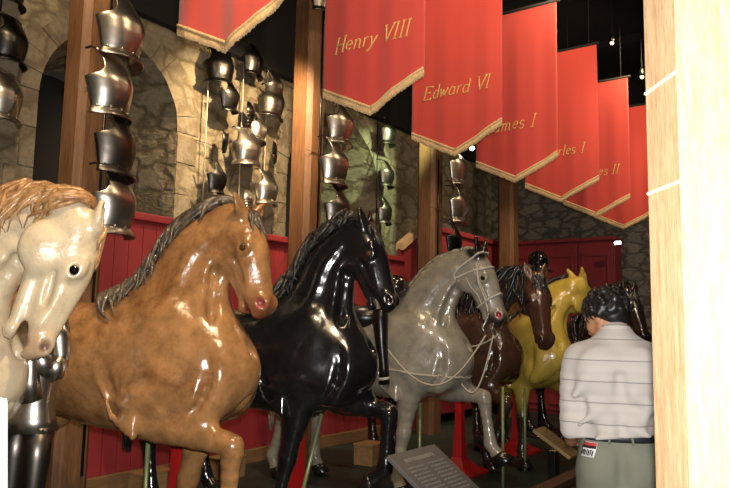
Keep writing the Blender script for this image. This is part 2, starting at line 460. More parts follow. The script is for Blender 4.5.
    def crest(t, psi, off):
        t = np.clip(t,0,1); j = (1-t)*(n-1); i = int(min(j,n-2)); f = j-i
        p = P[i]*(1-f)+P[i+1]*f; d = nrm(P[i+1][:3]-P[i][:3]); u = np.cross(d,V3(0,1,0)); u = nrm(u)
        return p[:3]+V3(0,1,0)*p[3]*math.sin(psi)*1.02+u*p[4]*math.cos(psi)*1.02
    M = dict(n=70, psi=1.0, drift=.14, r=.02, side=-1, both=.0, wave=.05, drop=0.0, t0=-.02, t1=.98, lift=.012, start=.12)
    M.update(mane or {})
    mb = MB()
    lines = []
    for i in range(M['n']):
        t = M['t0']+(M['t1']-M['t0'])*(i+random.random())/M['n']
        sd = M['side'] if random.random() > M['both'] else -M['side']
        pm = M['psi']*random.uniform(.65,1.1); ph = random.uniform(0,6.3); N = 11
        line = []
        for j in range(N):
            s = j/(N-1)
            psi = sd*(-M['start']*1.5+(pm+M['start']*1.5)*s)+M['wave']*math.sin(ph+s*7)*s
            p = crest(t+M['drift']*s+M['wave']*.5*math.cos(ph+s*6)*s, psi, 0)
            lines.append(p); line.append(p)
    A = np.array(lines).reshape(M['n'],N,3)
    B = S.project(A, 0.0, 3); g = S.grad(B); g /= np.linalg.norm(g,axis=-1,keepdims=True)+1e-9
    s = np.linspace(0,1,N)
    lift = M['lift']*(.55+.9*np.sin(PI*s))[None,:,None]*RNG.uniform(.6,1.7,(M['n'],1,1))
    B = B+g*lift
    if M['drop']:
        k = np.clip((s-.45)/.55,0,1)[None,:,None]
        ln = RNG.uniform(.5,1.2,(M['n'],1,1))*M['drop']
        wob = np.sin(s[None,:,None]*9+RNG.uniform(0,6,(M['n'],1,1)))*.03*k
        B[...,2:3] -= k*ln; B[...,0:1] += wob; B[...,1:2] += M['side']*k*.03
    prof = np.interp(s,[0,.15,.6,1],[.6,1,.85,.12])
    for i in range(M['n']):
        q = random.uniform(.7,1.3); mb.tube(B[i], list(M['r']*q*prof), 6)
    mb.build('mane', mane_mat, root, True)
    if forelock:
        mb = MB()
        for i in range(forelock):
            w0 = random.uniform(-.03,.03); w1 = w0*2+random.uniform(-.03,.03); ph = random.uniform(0,6)
            L = random.uniform(.10,.21)
            pts = np.array([T(-.03+L*q, .09+.01*math.sin(q*5+ph), w0+(w1-w0)*q+.010*math.sin(q*8+ph)) for q in np.linspace(0,1,8)])
            pts = S.project(pts,.006,2)
            mb.tube(pts, [.012*k_ for k_ in (.7,1,1,1,.9,.7,.45,.12)], 6)
        mb.build('forelock', mane_mat, root, True)
    if tail:
        mb = MB()
        for i in range(26):
            a = random.uniform(0,6.3); r = random.uniform(0,1)**.5; ph = random.uniform(0,6)
            pts = []
            for q in np.linspace(0,1,12):
                e = .03+.10*math.sin(PI*min(q*1.1,1))
                pts.append((-1.34-.16*math.sin(min(q*2.2,PI/2))-.03*math.sin(q*6+ph)*q, r*e*math.cos(a)+.02*math.sin(q*7+ph), 1.30+.06*math.sin(q*PI*1.3)-.85*q**1.2+r*.04*math.sin(a)))
            mb.tube(pts, [.028*k_ for k_ in np.interp(np.linspace(0,1,12),[0,.2,.7,1],[.7,1,.8,.1])], 6)
        mb.build('tail', mane_mat, root, True)
    root['_'] = 0; del root['_']
    return root, T, S
STAND_F = [(.03,.86),(.04,.50),(.03,.17),(.06,.085)]
STAND_H = [(-.82,.92),(-1.17,.56),(-1.12,.18),(-1.08,.085)]
# ------------------------------------------------------------------ material palette
BLACKGLOSS = simple('black_paint', (.006,.006,.007), .18, 0, .3, 6, .1, .5)
OAK = wood('oak', hexc('452c1a'), hexc('805a38'), 'z', .6)
OAKPALE = wood('oak_pale', hexc('aa7a46'), hexc('e6c79d'), 'z', .6, 2.2)
OAKX = wood('oak_rail', hexc('2c1b12'), hexc('4a3020'), 'x', .45)
OAKBASE = wood('oak_board', hexc('5a3f28'), hexc('8d6a47'), 'x', .6)
REDPANEL = simple('red_panel', hexc('8a2b2e'), .55, 0, .10, 4)
REDSTAND = simple('red_stand_paint', hexc('b01c1c'), .45, 0, .08, 8)
ROD = simple('green_brass_rod', hexc('8f9a6c'), .4, .3, .1, 10)
FLOORM = simple('dark_green_floor', hexc('212f28'), .5, 0, .35, 3, .05)
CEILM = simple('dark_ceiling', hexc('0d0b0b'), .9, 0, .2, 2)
STEEL = metal('polished_steel', (.60,.56,.49), .28, .45)
STEELDARK = metal('dark_steel', (.20,.18,.16), .32, .5)
STEELBLACK = metal('blackened_steel', (.06,.058,.056), .30, .4)
LEATHER = simple('black_leather', (.008,.007,.007), .28, 0, .3, 20, .15)
WHITESTRAP = simple('white_strap', hexc('b9b4a6'), .6)
CORD = simple('cord', hexc('b8ad98'), .7)
WIRE = simple('wire', hexc('3b332b'), .6)
GOLDTHREAD = simple('gold_thread', hexc('c9a45f'), .55, .1, .15, 40)
FRINGE = simple('gold_fringe', hexc('c8a878'), .75, 0, .25, 60, .2)
def cloth(name, c, sc=120):
    t = NT(name); v = t.coord()
    w = t.n('ShaderNodeTexWave'); w.inputs['Scale'].default_value = sc; w.bands_direction = 'Z'; t.l(v, w.inputs[0])
    f = t.noise(v, 2.5, 4)
    t.base(t.ramp(f, [(.3,tuple(x*.92 for x in c)),(.7,c)])); t.set(Roughness=.85, Sheen_Weight=.25)
    t.bump(w.outputs['Fac'], .06, .002); return t.m
REDCLOTH = cloth('red_felt', hexc('bb3d31'))
def eye_mat(n, c):
    t = NT(n); t.base(c); t.set(Roughness=.06, Coat_Weight=1.0); return t.m
eye_mat('eye_dark', (.006,.004,.003)); eye_mat('eye_amber', (.07,.028,.010))
def stone(name, tones, mortar, sx=2.2, sz=3.6, dark=0.0):
    t = NT(name); tc = t.n('ShaderNodeTexCoord')
    mp = t.n('ShaderNodeMapping'); mp.inputs['Scale'].default_value = (sx,sx,sz); t.l(tc.outputs['Object'], mp.inputs[0])
    nz = t.n('ShaderNodeTexNoise'); nz.inputs['Scale'].default_value = 1.6; nz.inputs['Detail'].default_value = 3; t.l(mp.outputs[0], nz.inputs['Vector'])
    vec = t.n('ShaderNodeVectorMath', operation='MULTIPLY_ADD'); t.l(nz.outputs['Color'], vec.inputs[0]); vec.inputs[1].default_value = (.9,.9,.9); t.l(mp.outputs[0], vec.inputs[2])
    ve = t.n('ShaderNodeTexVoronoi', feature='DISTANCE_TO_EDGE'); ve.inputs['Scale'].default_value = 1.0; ve.inputs['Randomness'].default_value = .8; t.l(vec.outputs[0], ve.inputs['Vector'])
    vc = t.n('ShaderNodeTexVoronoi', feature='F1'); vc.inputs['Scale'].default_value = 1.0; vc.inputs['Randomness'].default_value = .8; t.l(vec.outputs[0], vc.inputs['Vector'])
    sep = t.n('ShaderNodeSeparateColor'); t.l(vc.outputs['Color'], sep.inputs[0])
    c = t.ramp(sep.outputs[0], [(i/(len(tones)-1), x) for i, x in enumerate(tones)])
    g = t.noise(mp.outputs[0], 6, 8, .7)
    c = t.mix(.65, c, t.ramp(g, [(.32,tuple(x*.45 for x in tones[0])),(.62,tones[-1])]))
    mr = t.n('ShaderNodeMapRange'); t.l(ve.outputs['Distance'], mr.inputs[0]); mr.inputs[1].default_value = .02; mr.inputs[2].default_value = .16
    c = t.mix(mr.outputs[0], mortar, c); t.base(c); t.set(Roughness=.92)
    ad = t.n('ShaderNodeMath', operation='MULTIPLY_ADD'); t.l(g, ad.inputs[0]); ad.inputs[1].default_value = .8; t.l(mr.outputs[0], ad.inputs[2])
    t.bump(ad.outputs[0], .42, .035); return t.m
STONE = stone('rubble_stone', [hexc('80755f'), hexc('94876c'), hexc('a3956f'), hexc('8a826e')], hexc('635842'), 2.4, 4.0)
STONEGREY = stone('grey_rubble_stone', [hexc('55544e'), hexc('6d6a60'), hexc('807b6c')], hexc('46443e'), 3.0, 5.2)
ASHLAR = stone('ashlar_stone', [hexc('776b54'), hexc('857960'), hexc('938669'), hexc('7d7463')], hexc('655a46'), 3.4, 3.0)

# ------------------------------------------------------------------ hall
def struct(o): o['kind'] = 'structure'; return o
ZF, ZC, YW, YP, XE = .12, 6.0, 5.9, 5.0, 12.5
struct(MB().box((6.5,1.6,-.05),(16,9.4,.1)).build('floor', FLOORM))
mb = MB().box((6.5,4.05,ZF/2+.001),(15.6,3.62,ZF-.002), ch=.01); struct(mb.build('trim_1', FLOORM))      # the plinth the horses stand on
mb = MB().box((6.5,1.6,ZC+.1),(16,9.4,.2)); struct(mb.build('ceiling', CEILM))
arches = [(.82,.93,3.5),(4.045,.77,3.56),(7.60,1.03,3.42)]
def wall_left():
    vs = []; fs = []; X0, X1 = -1.5, XE+.1
    xs = [X0]
    for c, r, zs in arches: xs += [c-r*math.cos(a) for a in np.linspace(0,PI,25)]
    xs.append(X1)
    def bottom(x):
        for c, r, zs in arches:
            if c-r-1e-6 <= x <= c+r+1e-6: return zs+math.sqrt(max(r*r-(x-c)**2,0))
        return None
    for i in range(len(xs)-1):
        a, b = xs[i], xs[i+1]; m = bottom((a+b)/2)
        za, zb = (0,0) if m is None else (bottom(a),bottom(b))
        n = max(int((b-a)/.25),1)
        for j in range(n):
            p, q = a+(b-a)*j/n, a+(b-a)*(j+1)/n
            k = len(vs); vs += [(p,YW,za+(zb-za)*j/n),(q,YW,za+(zb-za)*(j+1)/n),(q,YW,ZC),(p,YW,ZC)]; fs.append((k,k+1,k+2,k+3))
    # splayed reveals
    for c, r, zs in arches:
        ri = r*.70; zi = zs-.08; YI = YW+.95
        out = [(c-r,0)]+[(c-r*math.cos(a),zs+r*math.sin(a)) for a in np.linspace(0,PI,25)]+[(c+r,0)]
        inn = [(c-ri,0)]+[(c-ri*math.cos(a),zi+ri*1.25*math.sin(a)) for a in np.linspace(0,PI,25)]+[(c+ri,0)]
        k = len(vs); n = len(out)
        vs += [(x,YW,z) for x,z in out]+[(x,YI,z) for x,z in inn]
        fs += [(k+i,k+i+1,k+n+i+1,k+n+i) for i in range(n-1)]
    return vs, fs
vs, fs = wall_left()
struct(MB().add(vs,fs).build('wall_left', STONE))
for i, (c, r, zs) in enumerate(arches):      # dark window behind each splay
    ri = r*.70; zi = zs-.08; Y0 = YW+.955
    fr = MB(); pts = [(c-ri,0)]+[(c-ri*math.cos(a),zi+ri*1.25*math.sin(a)) for a in np.linspace(0,PI,25)]+[(c+ri,0)]
    w = MB().prism([(x,z) for x,z in pts], 'y', Y0+.2, Y0+.24).build('window_%d'%(i+1), CEILM); struct(w)
    # voussoirs round the arch and dressed quoins down its sides
    v = MB(); nv = 15
    for j in range(nv):
        a0, a1 = PI*j/nv+.004, PI*(j+1)/nv-.004; w_ = .20+.05*((j*7)%3)
        poly = [(c-q*math.cos(a), min(zs+q*math.sin(a),ZC-.02)) for q, a in ((r,a0),(r,(a0+a1)/2),(r,a1),(r+w_,a1),(r+w_,(a0+a1)/2),(r+w_,a0))]
        v.prism(poly, 'y', YW-.010-.005*(j%2), YW+.3)
    for sg in (-1,1):
        z = zs-.02; j = 0
        while z > .2:
            h = random.uniform(.22,.36); w_ = (.14 if j%2 else .22)+.06*random.random()
            v.box((c+sg*(r+w_/2), YW+.145, z-h/2), (w_-.008,.32,h-.008), ch=.006); z -= h; j += 1
    struct(v.build('trim_%d'%(i+2), ASHLAR))
# end wall, near wall behind the camera, aisle wall
struct(MB().box((XE+.1,1.6,ZC/2),(.2,9.4,ZC)).build('wall_end', STONEGREY))
struct(MB().box((6.5,-3.0,ZC/2),(16,.2,ZC)).build('wall_right', CEILM))
struct(MB().box((-1.55,1.6,ZC/2),(.2,9.4,ZC)).build('wall_back', CEILM))
# ceiling joists
for i in range(7):
    struct(MB().box((-.2+2.0*i+.95,1.6,ZC-.06),(.22,9.2,.12), ch=.01).build('trim_%d'%(i+8), CEILM))
# plain dark bands covering the top of the stone walls
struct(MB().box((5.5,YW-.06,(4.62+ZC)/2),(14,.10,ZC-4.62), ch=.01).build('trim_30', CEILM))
struct(MB().box((XE-.05,1.5,(4.62+ZC)/2),(.10,8.6,ZC-4.62), ch=.01).build('trim_31', CEILM))  # dark band standing in for the blackness high on the end wall
# red boarded dado behind the horses
def boards(x0, x1, z0, z1, Y, name, mat, parent=None, w=.145, cap=True):
    b = MB(); n = max(int((x1-x0)/w),1); w = (x1-x0)/n
    for i in range(n): b.box((x0+w*(i+.5), Y, (z0+z1)/2), (w-.005,.03,z1-z0), ch=.005)
    b.box(((x0+x1)/2,Y+.025,(z0+z1)/2),(x1-x0,.02,z1-z0))
    o = b.build(name, mat, parent); return o
struct(boards(-1.4,8.45,ZF+.14,2.46,5.35,'wall_dado',REDPANEL))
struct(MB().box((3.5,5.335,2.49),(9.9,.10,.07), ch=.012).build('trim_20', REDPANEL))
struct(MB().box((3.5,5.325,ZF+.07),(9.9,.06,.14), ch=.008).build('baseboard_left', OAKBASE))
struct(boards(8.95,XE,ZF+.14,3.02,5.35,'wall_upper_dado',REDPANEL))
struct(MB().box((10.75,5.335,3.05),(3.6,.10,.08), ch=.012).build('trim_21', REDPANEL))
b = MB().add([(8.35,5.27,2.62),(9.0,5.27,3.00),(9.0,5.27,3.10),(8.35,5.27,2.72),(8.35,5.40,2.62),(9.0,5.40,3.00),(9.0,5.40,3.10),(8.35,5.40,2.72)],[(0,1,2,3),(7,6,5,4),(0,4,5,1),(3,2,6,7),(0,3,7,4),(1,5,6,2)])
struct(b.build('trim_22', OAKPALE))
b = MB().add([(8.35,5.33,ZF),(9.0,5.33,ZF),(9.0,5.33,3.02),(8.35,5.33,2.64),(8.35,5.37,ZF),(9.0,5.37,ZF),(9.0,5.37,3.02),(8.35,5.37,2.64)],[(0,1,2,3),(7,6,5,4),(0,4,5,1),(3,2,6,7),(0,3,7,4),(1,5,6,2)])
struct(b.build('trim_23', REDPANEL))
# red panelled cupboard along the end wall
cup = empty('panelled_cupboard', (XE-.26,4.36,0), 0, 'tall red panelled cupboard standing along the far stone wall', 'cupboard')
b = MB().box((0,0,1.55),(.38,1.86,3.06), ch=.01); b.build('body', REDPANEL, cup)
for i in range(3):
    y = -.615+.615*i
    d = MB().box((-.205,y,1.60),(.03,.58,2.84), ch=.008)
    dr = d.build('door', REDPANEL, cup)
    m_ = MB()
    for z, h in ((.85,1.1),(2.2,1.25)):
        for s_ in (-1,1):
            m_.box((-.23,y+s_*.21,z),(.03,.04,h), ch=.008); m_.box((-.23,y,z+s_*h/2),(.03,.46,.04), ch=.008)
    m_.build('moulding', REDPANEL, dr)
MB().box((-.03,0,3.10),(.46,1.92,.06), ch=.012).build('cornice', REDPANEL, cup)

# oak posts
def post(x, label):
    p = empty('oak_post', (x,YP,ZF), 0, label, 'post', 'oak posts along the stone wall')
    b = MB(); w = .145; c = .05
    poly = [(-w,-w+c),(-w+c,-w),(w-c,-w),(w,-w+c),(w,w-c),(w-c,w),(-w+c,w),(-w,w-c)]
    b.prism(poly, 'z', 0, ZC-ZF-.002); b.build('shaft', OAK, p)
    MB().box((0,-.1462,1.9),(.05,.004,.09), ch=.001).build('peg_plate', WIRE, p)
    return p
post(3.18,'nearest oak post, between the white and the tan brown horse'); post(5.89,'oak post rising behind the shiny black horse')
post(8.6,'oak post rising behind the neck of the grey horse'); post(11.27,'farthest oak post, beneath the third lettered red banner')
# ------------------------------------------------------------------ lettering drawn as pen strokes
def arc(cx, cy, rx, ry, a0, a1, n=9):
    return [(cx+rx*math.cos(math.radians(a0+(a1-a0)*i/n)), cy+ry*math.sin(math.radians(a0+(a1-a0)*i/n))) for i in range(n+1)]
sf = lambda x, y, w=.09: [(x-w,y),(x+w,y)]
G = {
 'H':(.86,[[(.08,0),(.08,1)],[(.70,0),(.70,1)],[(.08,.52),(.70,.52)],sf(.08,0),sf(.08,1),sf(.70,0),sf(.70,1)]),
 'e':(.52,[[(.06,.33),(.42,.36)]+arc(.24,.33,.19,.28,10,320,14)]),
 'n':(.60,[[(.0,.56),(.08,.6),(.08,0)],[(.08,.38)]+arc(.25,.42,.16,.18,170,10,8)+[(.42,.08),(.46,.0),(.53,.05)]]),
 'r':(.42,[[(.0,.56),(.08,.6),(.08,0)],[(.08,.38)]+arc(.25,.40,.16,.2,170,60,6)]),
 'y':(.54,[[(.0,.56),(.06,.6),(.22,.04)],[(.46,.6),(.22,.04),(.10,-.24),(.0,-.30),(-.08,-.26)]]),
 'V':(.74,[[(.02,1),(.30,0),(.68,1)],sf(.02,1),sf(.68,1)]),
 'I':(.34,[[(.12,0),(.12,1)],sf(.12,0,.10),sf(.12,1,.10)]),
 'E':(.74,[[(.10,0),(.10,1)],[(.0,1),(.60,1),(.60,.88)],[(.10,.53),(.46,.53)],[(.46,.60),(.46,.46)],[(.0,0),(.64,0),(.66,.14)]]),
 'd':(.58,[arc(.24,.3,.2,.3,40,320,14),[(.44,1),(.44,.08),(.52,.02)],[(.36,1),(.44,1)]]),
 'w':(.74,[[(.0,.58),(.06,.6),(.16,0),(.34,.5),(.46,0),(.66,.6)]]),
 'a':(.56,[arc(.23,.3,.19,.3,40,320,14),[(.42,.6),(.42,.08),(.50,.02)]]),
 'J':(.46,[[(.28,1),(.28,.10)]+arc(.12,.05,.16,.2,20,-120,7),sf(.28,1,.1)]),
 'm':(.90,[[(.0,.56),(.08,.6),(.08,0)],[(.08,.38)]+arc(.22,.42,.14,.18,170,10,7)+[(.36,0)],[(.36,.38)]+arc(.52,.42,.15,.18,170,10,7)+[(.68,.08),(.74,0),(.82,.05)]]),
 's':(.44,[arc(.2,.45,.15,.15,40,270,9)+arc(.2,.15,.17,.15,90,-140,9)]),
 'C':(.78,[arc(.38,.5,.36,.5,45,315,18),[(.64,1.0),(.64,.76)]]),
 'h':(.60,[[(.0,1),(.08,1),(.08,0)],[(.08,.38)]+arc(.25,.42,.16,.18,170,10,8)+[(.42,.08),(.46,0),(.53,.05)]]),
 'l':(.28,[[(.0,1),(.08,1),(.08,.08),(.16,.0)]]),
 ' ':(.42,[]),
}
def lettering(text, cap, shear=.28):
    """stroke polylines in text space, centred"""
    x = 0; out = []
    for ch in text:
        w, st = G[ch]
        for s in st: out.append([((px+x+shear*py)*cap, py*cap) for px, py in s])
        x += w+.06
    W = x*cap
    return [[(a-W/2,b) for a,b in s] for s in out], W
# ------------------------------------------------------------------ banners
def banner(x, text, label, wave, dy=0, dz=0):
    y0, y1, zt, zc, ztip = 2.303+dy, 3.143+dy, 4.68, 3.20+dz, 3.00+dz
    root = empty('banner', (x,(y0+y1)/2,zt), 0, label, 'banner', 'red banners hanging over the horses')
    hw = (y1-y0)/2; NX, NZ = 48, 60
    def X(yy, zz): return .010*math.sin(yy*15+wave)*min(1,(zz)/1.2)+.004*math.sin(yy*33+wave*2)*min(1,zz/1.2)   # zz: distance below the rail
    def low(yy): return (zt-ztip)-(ztip-zc)*-1*abs(yy)/hw
    vs = []; fs = []
    for side in (0,1):
        for i in range(NX+1):
            yy = -hw+2*hw*i/NX
            for j in range(NZ+1):
                zz = low(yy)*j/NZ; vs.append((X(yy,zz)+(.004 if side else -.004), yy, -zz))
    n1 = (NX+1)*(NZ+1)
    for s in (0,1):
        for i in range(NX):
            for j in range(NZ):
                a = s*n1+i*(NZ+1)+j; fs.append((a,a+NZ+1,a+NZ+2,a+1))
    for i in range(NX):
        a = i*(NZ+1)+NZ; fs.append((a,a+NZ+1,a+NZ+1+n1,a+n1)); a = i*(NZ+1); fs.append((a,a+NZ+1,a+NZ+1+n1,a+n1))
    for j in range(NZ):
        for a in (j, NX*(NZ+1)+j): fs.append((a,a+1,a+1+n1,a+n1))
    MB().add(vs,fs).build('cloth', REDCLOTH, root, True)
    # fringe: braid and hanging threads along the point
    fr = MB()
    for s in (-1,1):
        br = []
        for i in range(25):
            yy = s*hw*i/24; zz = low(yy); br.append((X(yy,zz)-.007, yy, -zz+.008))
        fr.tube(br, .011, 6)
        n = 60
        for i in range(n):
            yy = s*hw*(i+.5)/n; zz = low(yy); px = X(yy,zz)
            L = .050*random.uniform(.88,1.1)
            fr.tube([(px-.006,yy,-zz+.006),(px-.006+random.uniform(-.002,.002),yy+random.uniform(-.002,.002),-zz-L)], [.0055,.0048], 5)
    fr.build('fringe', FRINGE, root, True)
    MB().tube([(0,-hw-.03,.008),(0,hw+.03,.008)], .016, 10).build('hanging_rail', CEILM, root, True)
    for s in (-1,1): MB().tube([(0,s*hw*.8,.02),(0,s*hw*.8,5.995-zt)], .005, 6).build('hanging_cord', CEILM, root, True)
    if text:
        st, W = lettering(text, .126 if text[0] == 'J' else .112); k = min(1.0,.76/W); sh = .05 if text[0] == 'J' else 0; brk = [0]
        words = text.split(' ')
        xs_ = 0; cnt = 0
        for wd in words:
            t = MB(); m = sum(len(G[ch][1]) for ch in wd)
            for s in st[cnt:cnt+m]:
                pts = []
                for (a0,b0),(a1,b1) in zip(s[:-1],s[1:]):
                    for q in np.linspace(0,1,6)[(1 if pts else 0):]:
                        a, b = a0+(a1-a0)*q, b0+(b1-b0)*q
                        yy = -a*k+sh; zz = 1.20-b*k; pts.append((X(yy,zz)-.0065, yy, -zz))
                t.tube(pts, .0056, 6)
            cnt += m; t.build('lettering', GOLDTHREAD, root, True)
    return root
bl = [('', 'nearest red banner, plain with gold fringe, cut off by the top of the picture'),
      ('Henry VIII','red banner with gold words ending in VIII, above the black horse'),
      ('Edward VI','red banner with gold words ending in VI, third from the front'),
      ('James I','red banner whose first gold letter is hidden, ending in ames I'),
      ('Charles I','red banner with gold letters arles I showing, before the last two'),
      ('Charles II','red banner with gold letters les II showing, next to last'),
      ('','farthest red banner, its right side hidden behind the pale foreground post')]
for i, (tx, lb) in enumerate(bl): banner(3.86+1.232*(i-1)-(.04 if i == 0 else 0), tx, lb, i*1.9, .065 if i == 0 else 0, (.06,.03,0,0,0,0,0)[i])

# ------------------------------------------------------------------ pieces of armour
def cuirass(loc, rz, s=1.0, mat=STEEL, label='', group=None, kind='breast', tilt=0.0, cat='breastplate', ry=0.0):
    """a hollow breast or back plate; the bulge faces local +x, neck up; about .42 m tall at s=1"""
    name = {'breast':'breastplate','back':'backplate','tasset':'tasset','pauldron':'pauldron'}[kind]
    root = empty(name, loc, rz, label, cat, group); root.rotation_euler = (tilt, ry, rz); root.scale = (s,s,s)
    N, M_ = 26, 34
    def shell(rows, th, name, m):
        vs = []; fs = []
        for lay in (0,1):
            for (z, w, d, a, x0, ridge) in rows:
                for j in range(N+1):
                    t = -a+2*a*j/N; k = 1-th*lay/max(w,.05)
                    r = 1+ridge*math.exp(-(t/.16)**2)
                    vs.append((x0+d*k*math.cos(t)*r-(1-k)*0, w*k*math.sin(t), z))
        R = len(rows); n1 = R*(N+1)
        for lay in (0,1):
            for i in range(R-1):
                for j in range(N):
                    a_ = lay*n1+i*(N+1)+j; fs.append((a_,a_+1,a_+N+2,a_+N+1))
        for i in range(R-1):
            for j in (0,N):
                a_ = i*(N+1)+j; fs.append((a_,a_+N+1,a_+N+1+n1,a_+n1))
        for j in range(N):
            for i in (0,R-1):
                a_ = i*(N+1)+j; fs.append((a_,a_+1,a_+1+n1,a_+n1))
        return MB().add(vs,fs).build(name, m, root, True)
    if kind in ('breast','back'):
        rg = .10 if kind == 'breast' else -.03
        prof = [(.0,.172,.160,1.42,.0),(.06,.182,.180,1.48,.0),(.13,.194,.194,1.53,.0),(.19,.204,.194,1.60,.0),(.205,.206,.190,1.60,.0),(.215,.205,.188,1.30,.0),(.235,.203,.180,1.02,.0),(.27,.200,.164,.84,-.004),(.32,.194,.142,.76,-.012),(.37,.188,.118,.80,-.022),(.41,.184,.100,.90,-.028)]
        zs = np.linspace(0,.41,M_); rows = []
        P = np.array(prof)
        for z in zs: rows.append([z]+[np.interp(z,P[:,0],P[:,c]) for c in (1,2,3,4)]+[rg*math.sin(min(z/.3,1)*PI)])
        shell(rows, .006, 'plate', mat)
        fl = [(.004,.174,.162,1.42,0,rg*.2),(-.010,.186,.174,1.42,0,.0),(-.034,.204,.192,1.40,0,.0),(-.045,.208,.196,1.40,0,0)]
        shell(fl, .006, 'skirt_flange', mat)
        rim = MB()
        rim2 = MB()
        top = rows[-1]; rim.tube([(top[4]+top[2]*1.02*math.cos(t), top[1]*1.02*math.sin(t), .412-.02*math.cos(t)) for t in np.linspace(-top[3],top[3],15)], .010, 8)
        rim2.tube([(fl[-1][2]*math.cos(t), fl[-1][1]*math.sin(t), -.046) for t in np.linspace(-1.40,1.40,19)], .007, 8)
        rim.build('neck_roll', mat, root, True); rim2.build('waist_roll', mat, root, True)
        for sg in (-1,1): MB().tube([(.036,sg*.138,.40),(-.01,sg*.135,.425),(-.06,sg*.125,.42)], .012, 6, flat=(0,0,1)).build('shoulder_strap', LEATHER, root)
        for t in (-1.15,-.6,-.1,.5,1.1): MB().sphere((.163*math.cos(t),.175*math.sin(t),.008), .008, 6).build('rivet', mat, root, True)
    elif kind == 'tasset':
        for i in range(5):
            z0 = .26-.06*i; w = .10+.010*i
            shell([(z0,w,.07+.006*i,1.25,0,.02),(z0-.035,w+.006,.082+.006*i,1.25,0,.02),(z0-.068,w+.008,.078+.006*i,1.25,.004,.02)], .004, 'lame', mat)
        for i in range(5):
            for sg in (-1,1): MB().sphere((.03,sg*.10,.235-.06*i), .007, 6).build('rivet', mat, root, True)
    elif kind == 'pauldron':
        rows = [(.20-.02*i, .05+.105*math.sin(min(i/7,1)*PI/2), .03+.095*math.sin(min(i/7,1)*PI/2), 1.45, 0, .02) for i in range(10)]
        shell(rows, .004, 'shoulder_cop', mat)
        for i in range(4):
            z0 = .02-.05*i; w = .150-.012*i
            shell([(z0+.01,w,.118-.008*i,1.4,0,.0),(z0-.05,w-.012,.116-.008*i,1.4,0,.0)], .004, 'lame', mat)
        b_ = MB().sphere((.10,0,.09), .014, 8); b_.build('boss', mat, root, True)
    return root
def hang(pts, label, group, name='hanging_wire', mat=WIRE, r=.004):
    o = MB().tube(pts, r, 6).build(name, mat, None, True); tag(o, label, 'wire', group); return o
GA = 'breastplates strung on the oak posts'
F_, YAW, PIT, ROL = 710., math.radians(35.4), math.radians(6.6), math.radians(1.15)
CAM = V3(0,0,1.55)
cf = V3(math.cos(PIT)*math.cos(YAW), math.cos(PIT)*math.sin(YAW), math.sin(PIT))
r0 = V3(math.sin(YAW), -math.cos(YAW), 0); u0 = np.cross(r0, cf)
cr = r0*math.cos(ROL)+u0*math.sin(ROL); cu = u0*math.cos(ROL)-r0*math.sin(ROL)
def onY(x, y, Y):
    d = cf+(x-365)/F_*cr-(y-244)/F_*cu; p = CAM+d*Y/d[1]; return tuple(round(float(q),3) for q in p)
# nearest post: four plates hung one above another on the face toward the horses
cuirass((3.16,4.68,3.58), -1.15, 1.18, STEEL, 'topmost of four steel plates on the nearest post, lit gold', GA, 'breast', .0)
cuirass((3.11,4.68,3.12), -1.2, 1.10, STEEL, 'second plate down on the nearest post, bright with a flared skirt', GA, 'breast', .04)
cuirass((3.16,4.68,2.68), -1.0, 1.12, STEELDARK, 'third plate down on the nearest post, dark with a sharp arm opening', GA, 'back', -.06)
cuirass((3.19,4.68,2.24), -1.15, 1.12, STEEL, 'lowest plate on the nearest post, just behind the ear of the white horse', GA, 'breast', .0)
hang([(3.24,4.845,4.5),(3.24,4.845,.40)], 'cord down the nearest oak post behind its four plates', None, 'suspension_rope', LEATHER, .012)
hang([(3.05,4.852,3.33),(3.3,4.82,3.38)], 'thin wire tied across the nearest oak post', None)
cuirass((5.95,4.68,3.54), -1.25, 1.08, STEEL, 'top plate on the post behind the black horse, lit gold', GA, 'breast')
cuirass((5.87,4.68,3.08), -1.3, 1.11, STEEL, 'middle plate on the post behind the black horse', GA, 'breast')
cuirass((5.93,4.68,2.60), -1.2, 1.11, STEELDARK, 'dark lowest plate on the post behind the black horse', GA, 'back')
hang([(5.92,4.845,5.3),(5.92,4.845,2.4)], 'cord on the post behind the black horse', None, 'suspension_rope', LEATHER, .012)
hang([(5.7,4.852,3.42),(6.0,4.84,3.42)], 'thin wire across the post behind the black horse', None)
cuirass((5.58,4.66,4.86), -1.25, 1.01, STEELDARK, 'dark plate at the top of the post between the first two banners', GA, 'breast')
cuirass((8.58,4.68,3.56), -1.1, 1.21, STEEL, 'top plate on the post behind the grey horse', GA, 'breast')
cuirass((8.61,4.68,3.04), -1.1, 1.21, STEEL, 'middle plate on the post behind the grey horse', GA, 'breast')
cuirass((8.51,4.68,2.54), -1.1, 1.12, STEELBLACK, 'black lowest plate on the post behind the grey horse', GA, 'back')
hang([(8.56,4.845,3.9),(8.56,4.845,2.4)], 'cord on the post behind the grey horse', None, 'suspension_rope', LEATHER, .012)
hang([(8.3,4.852,3.2),(8.66,4.84,3.18)], 'thin wire across the post behind the grey horse', None)
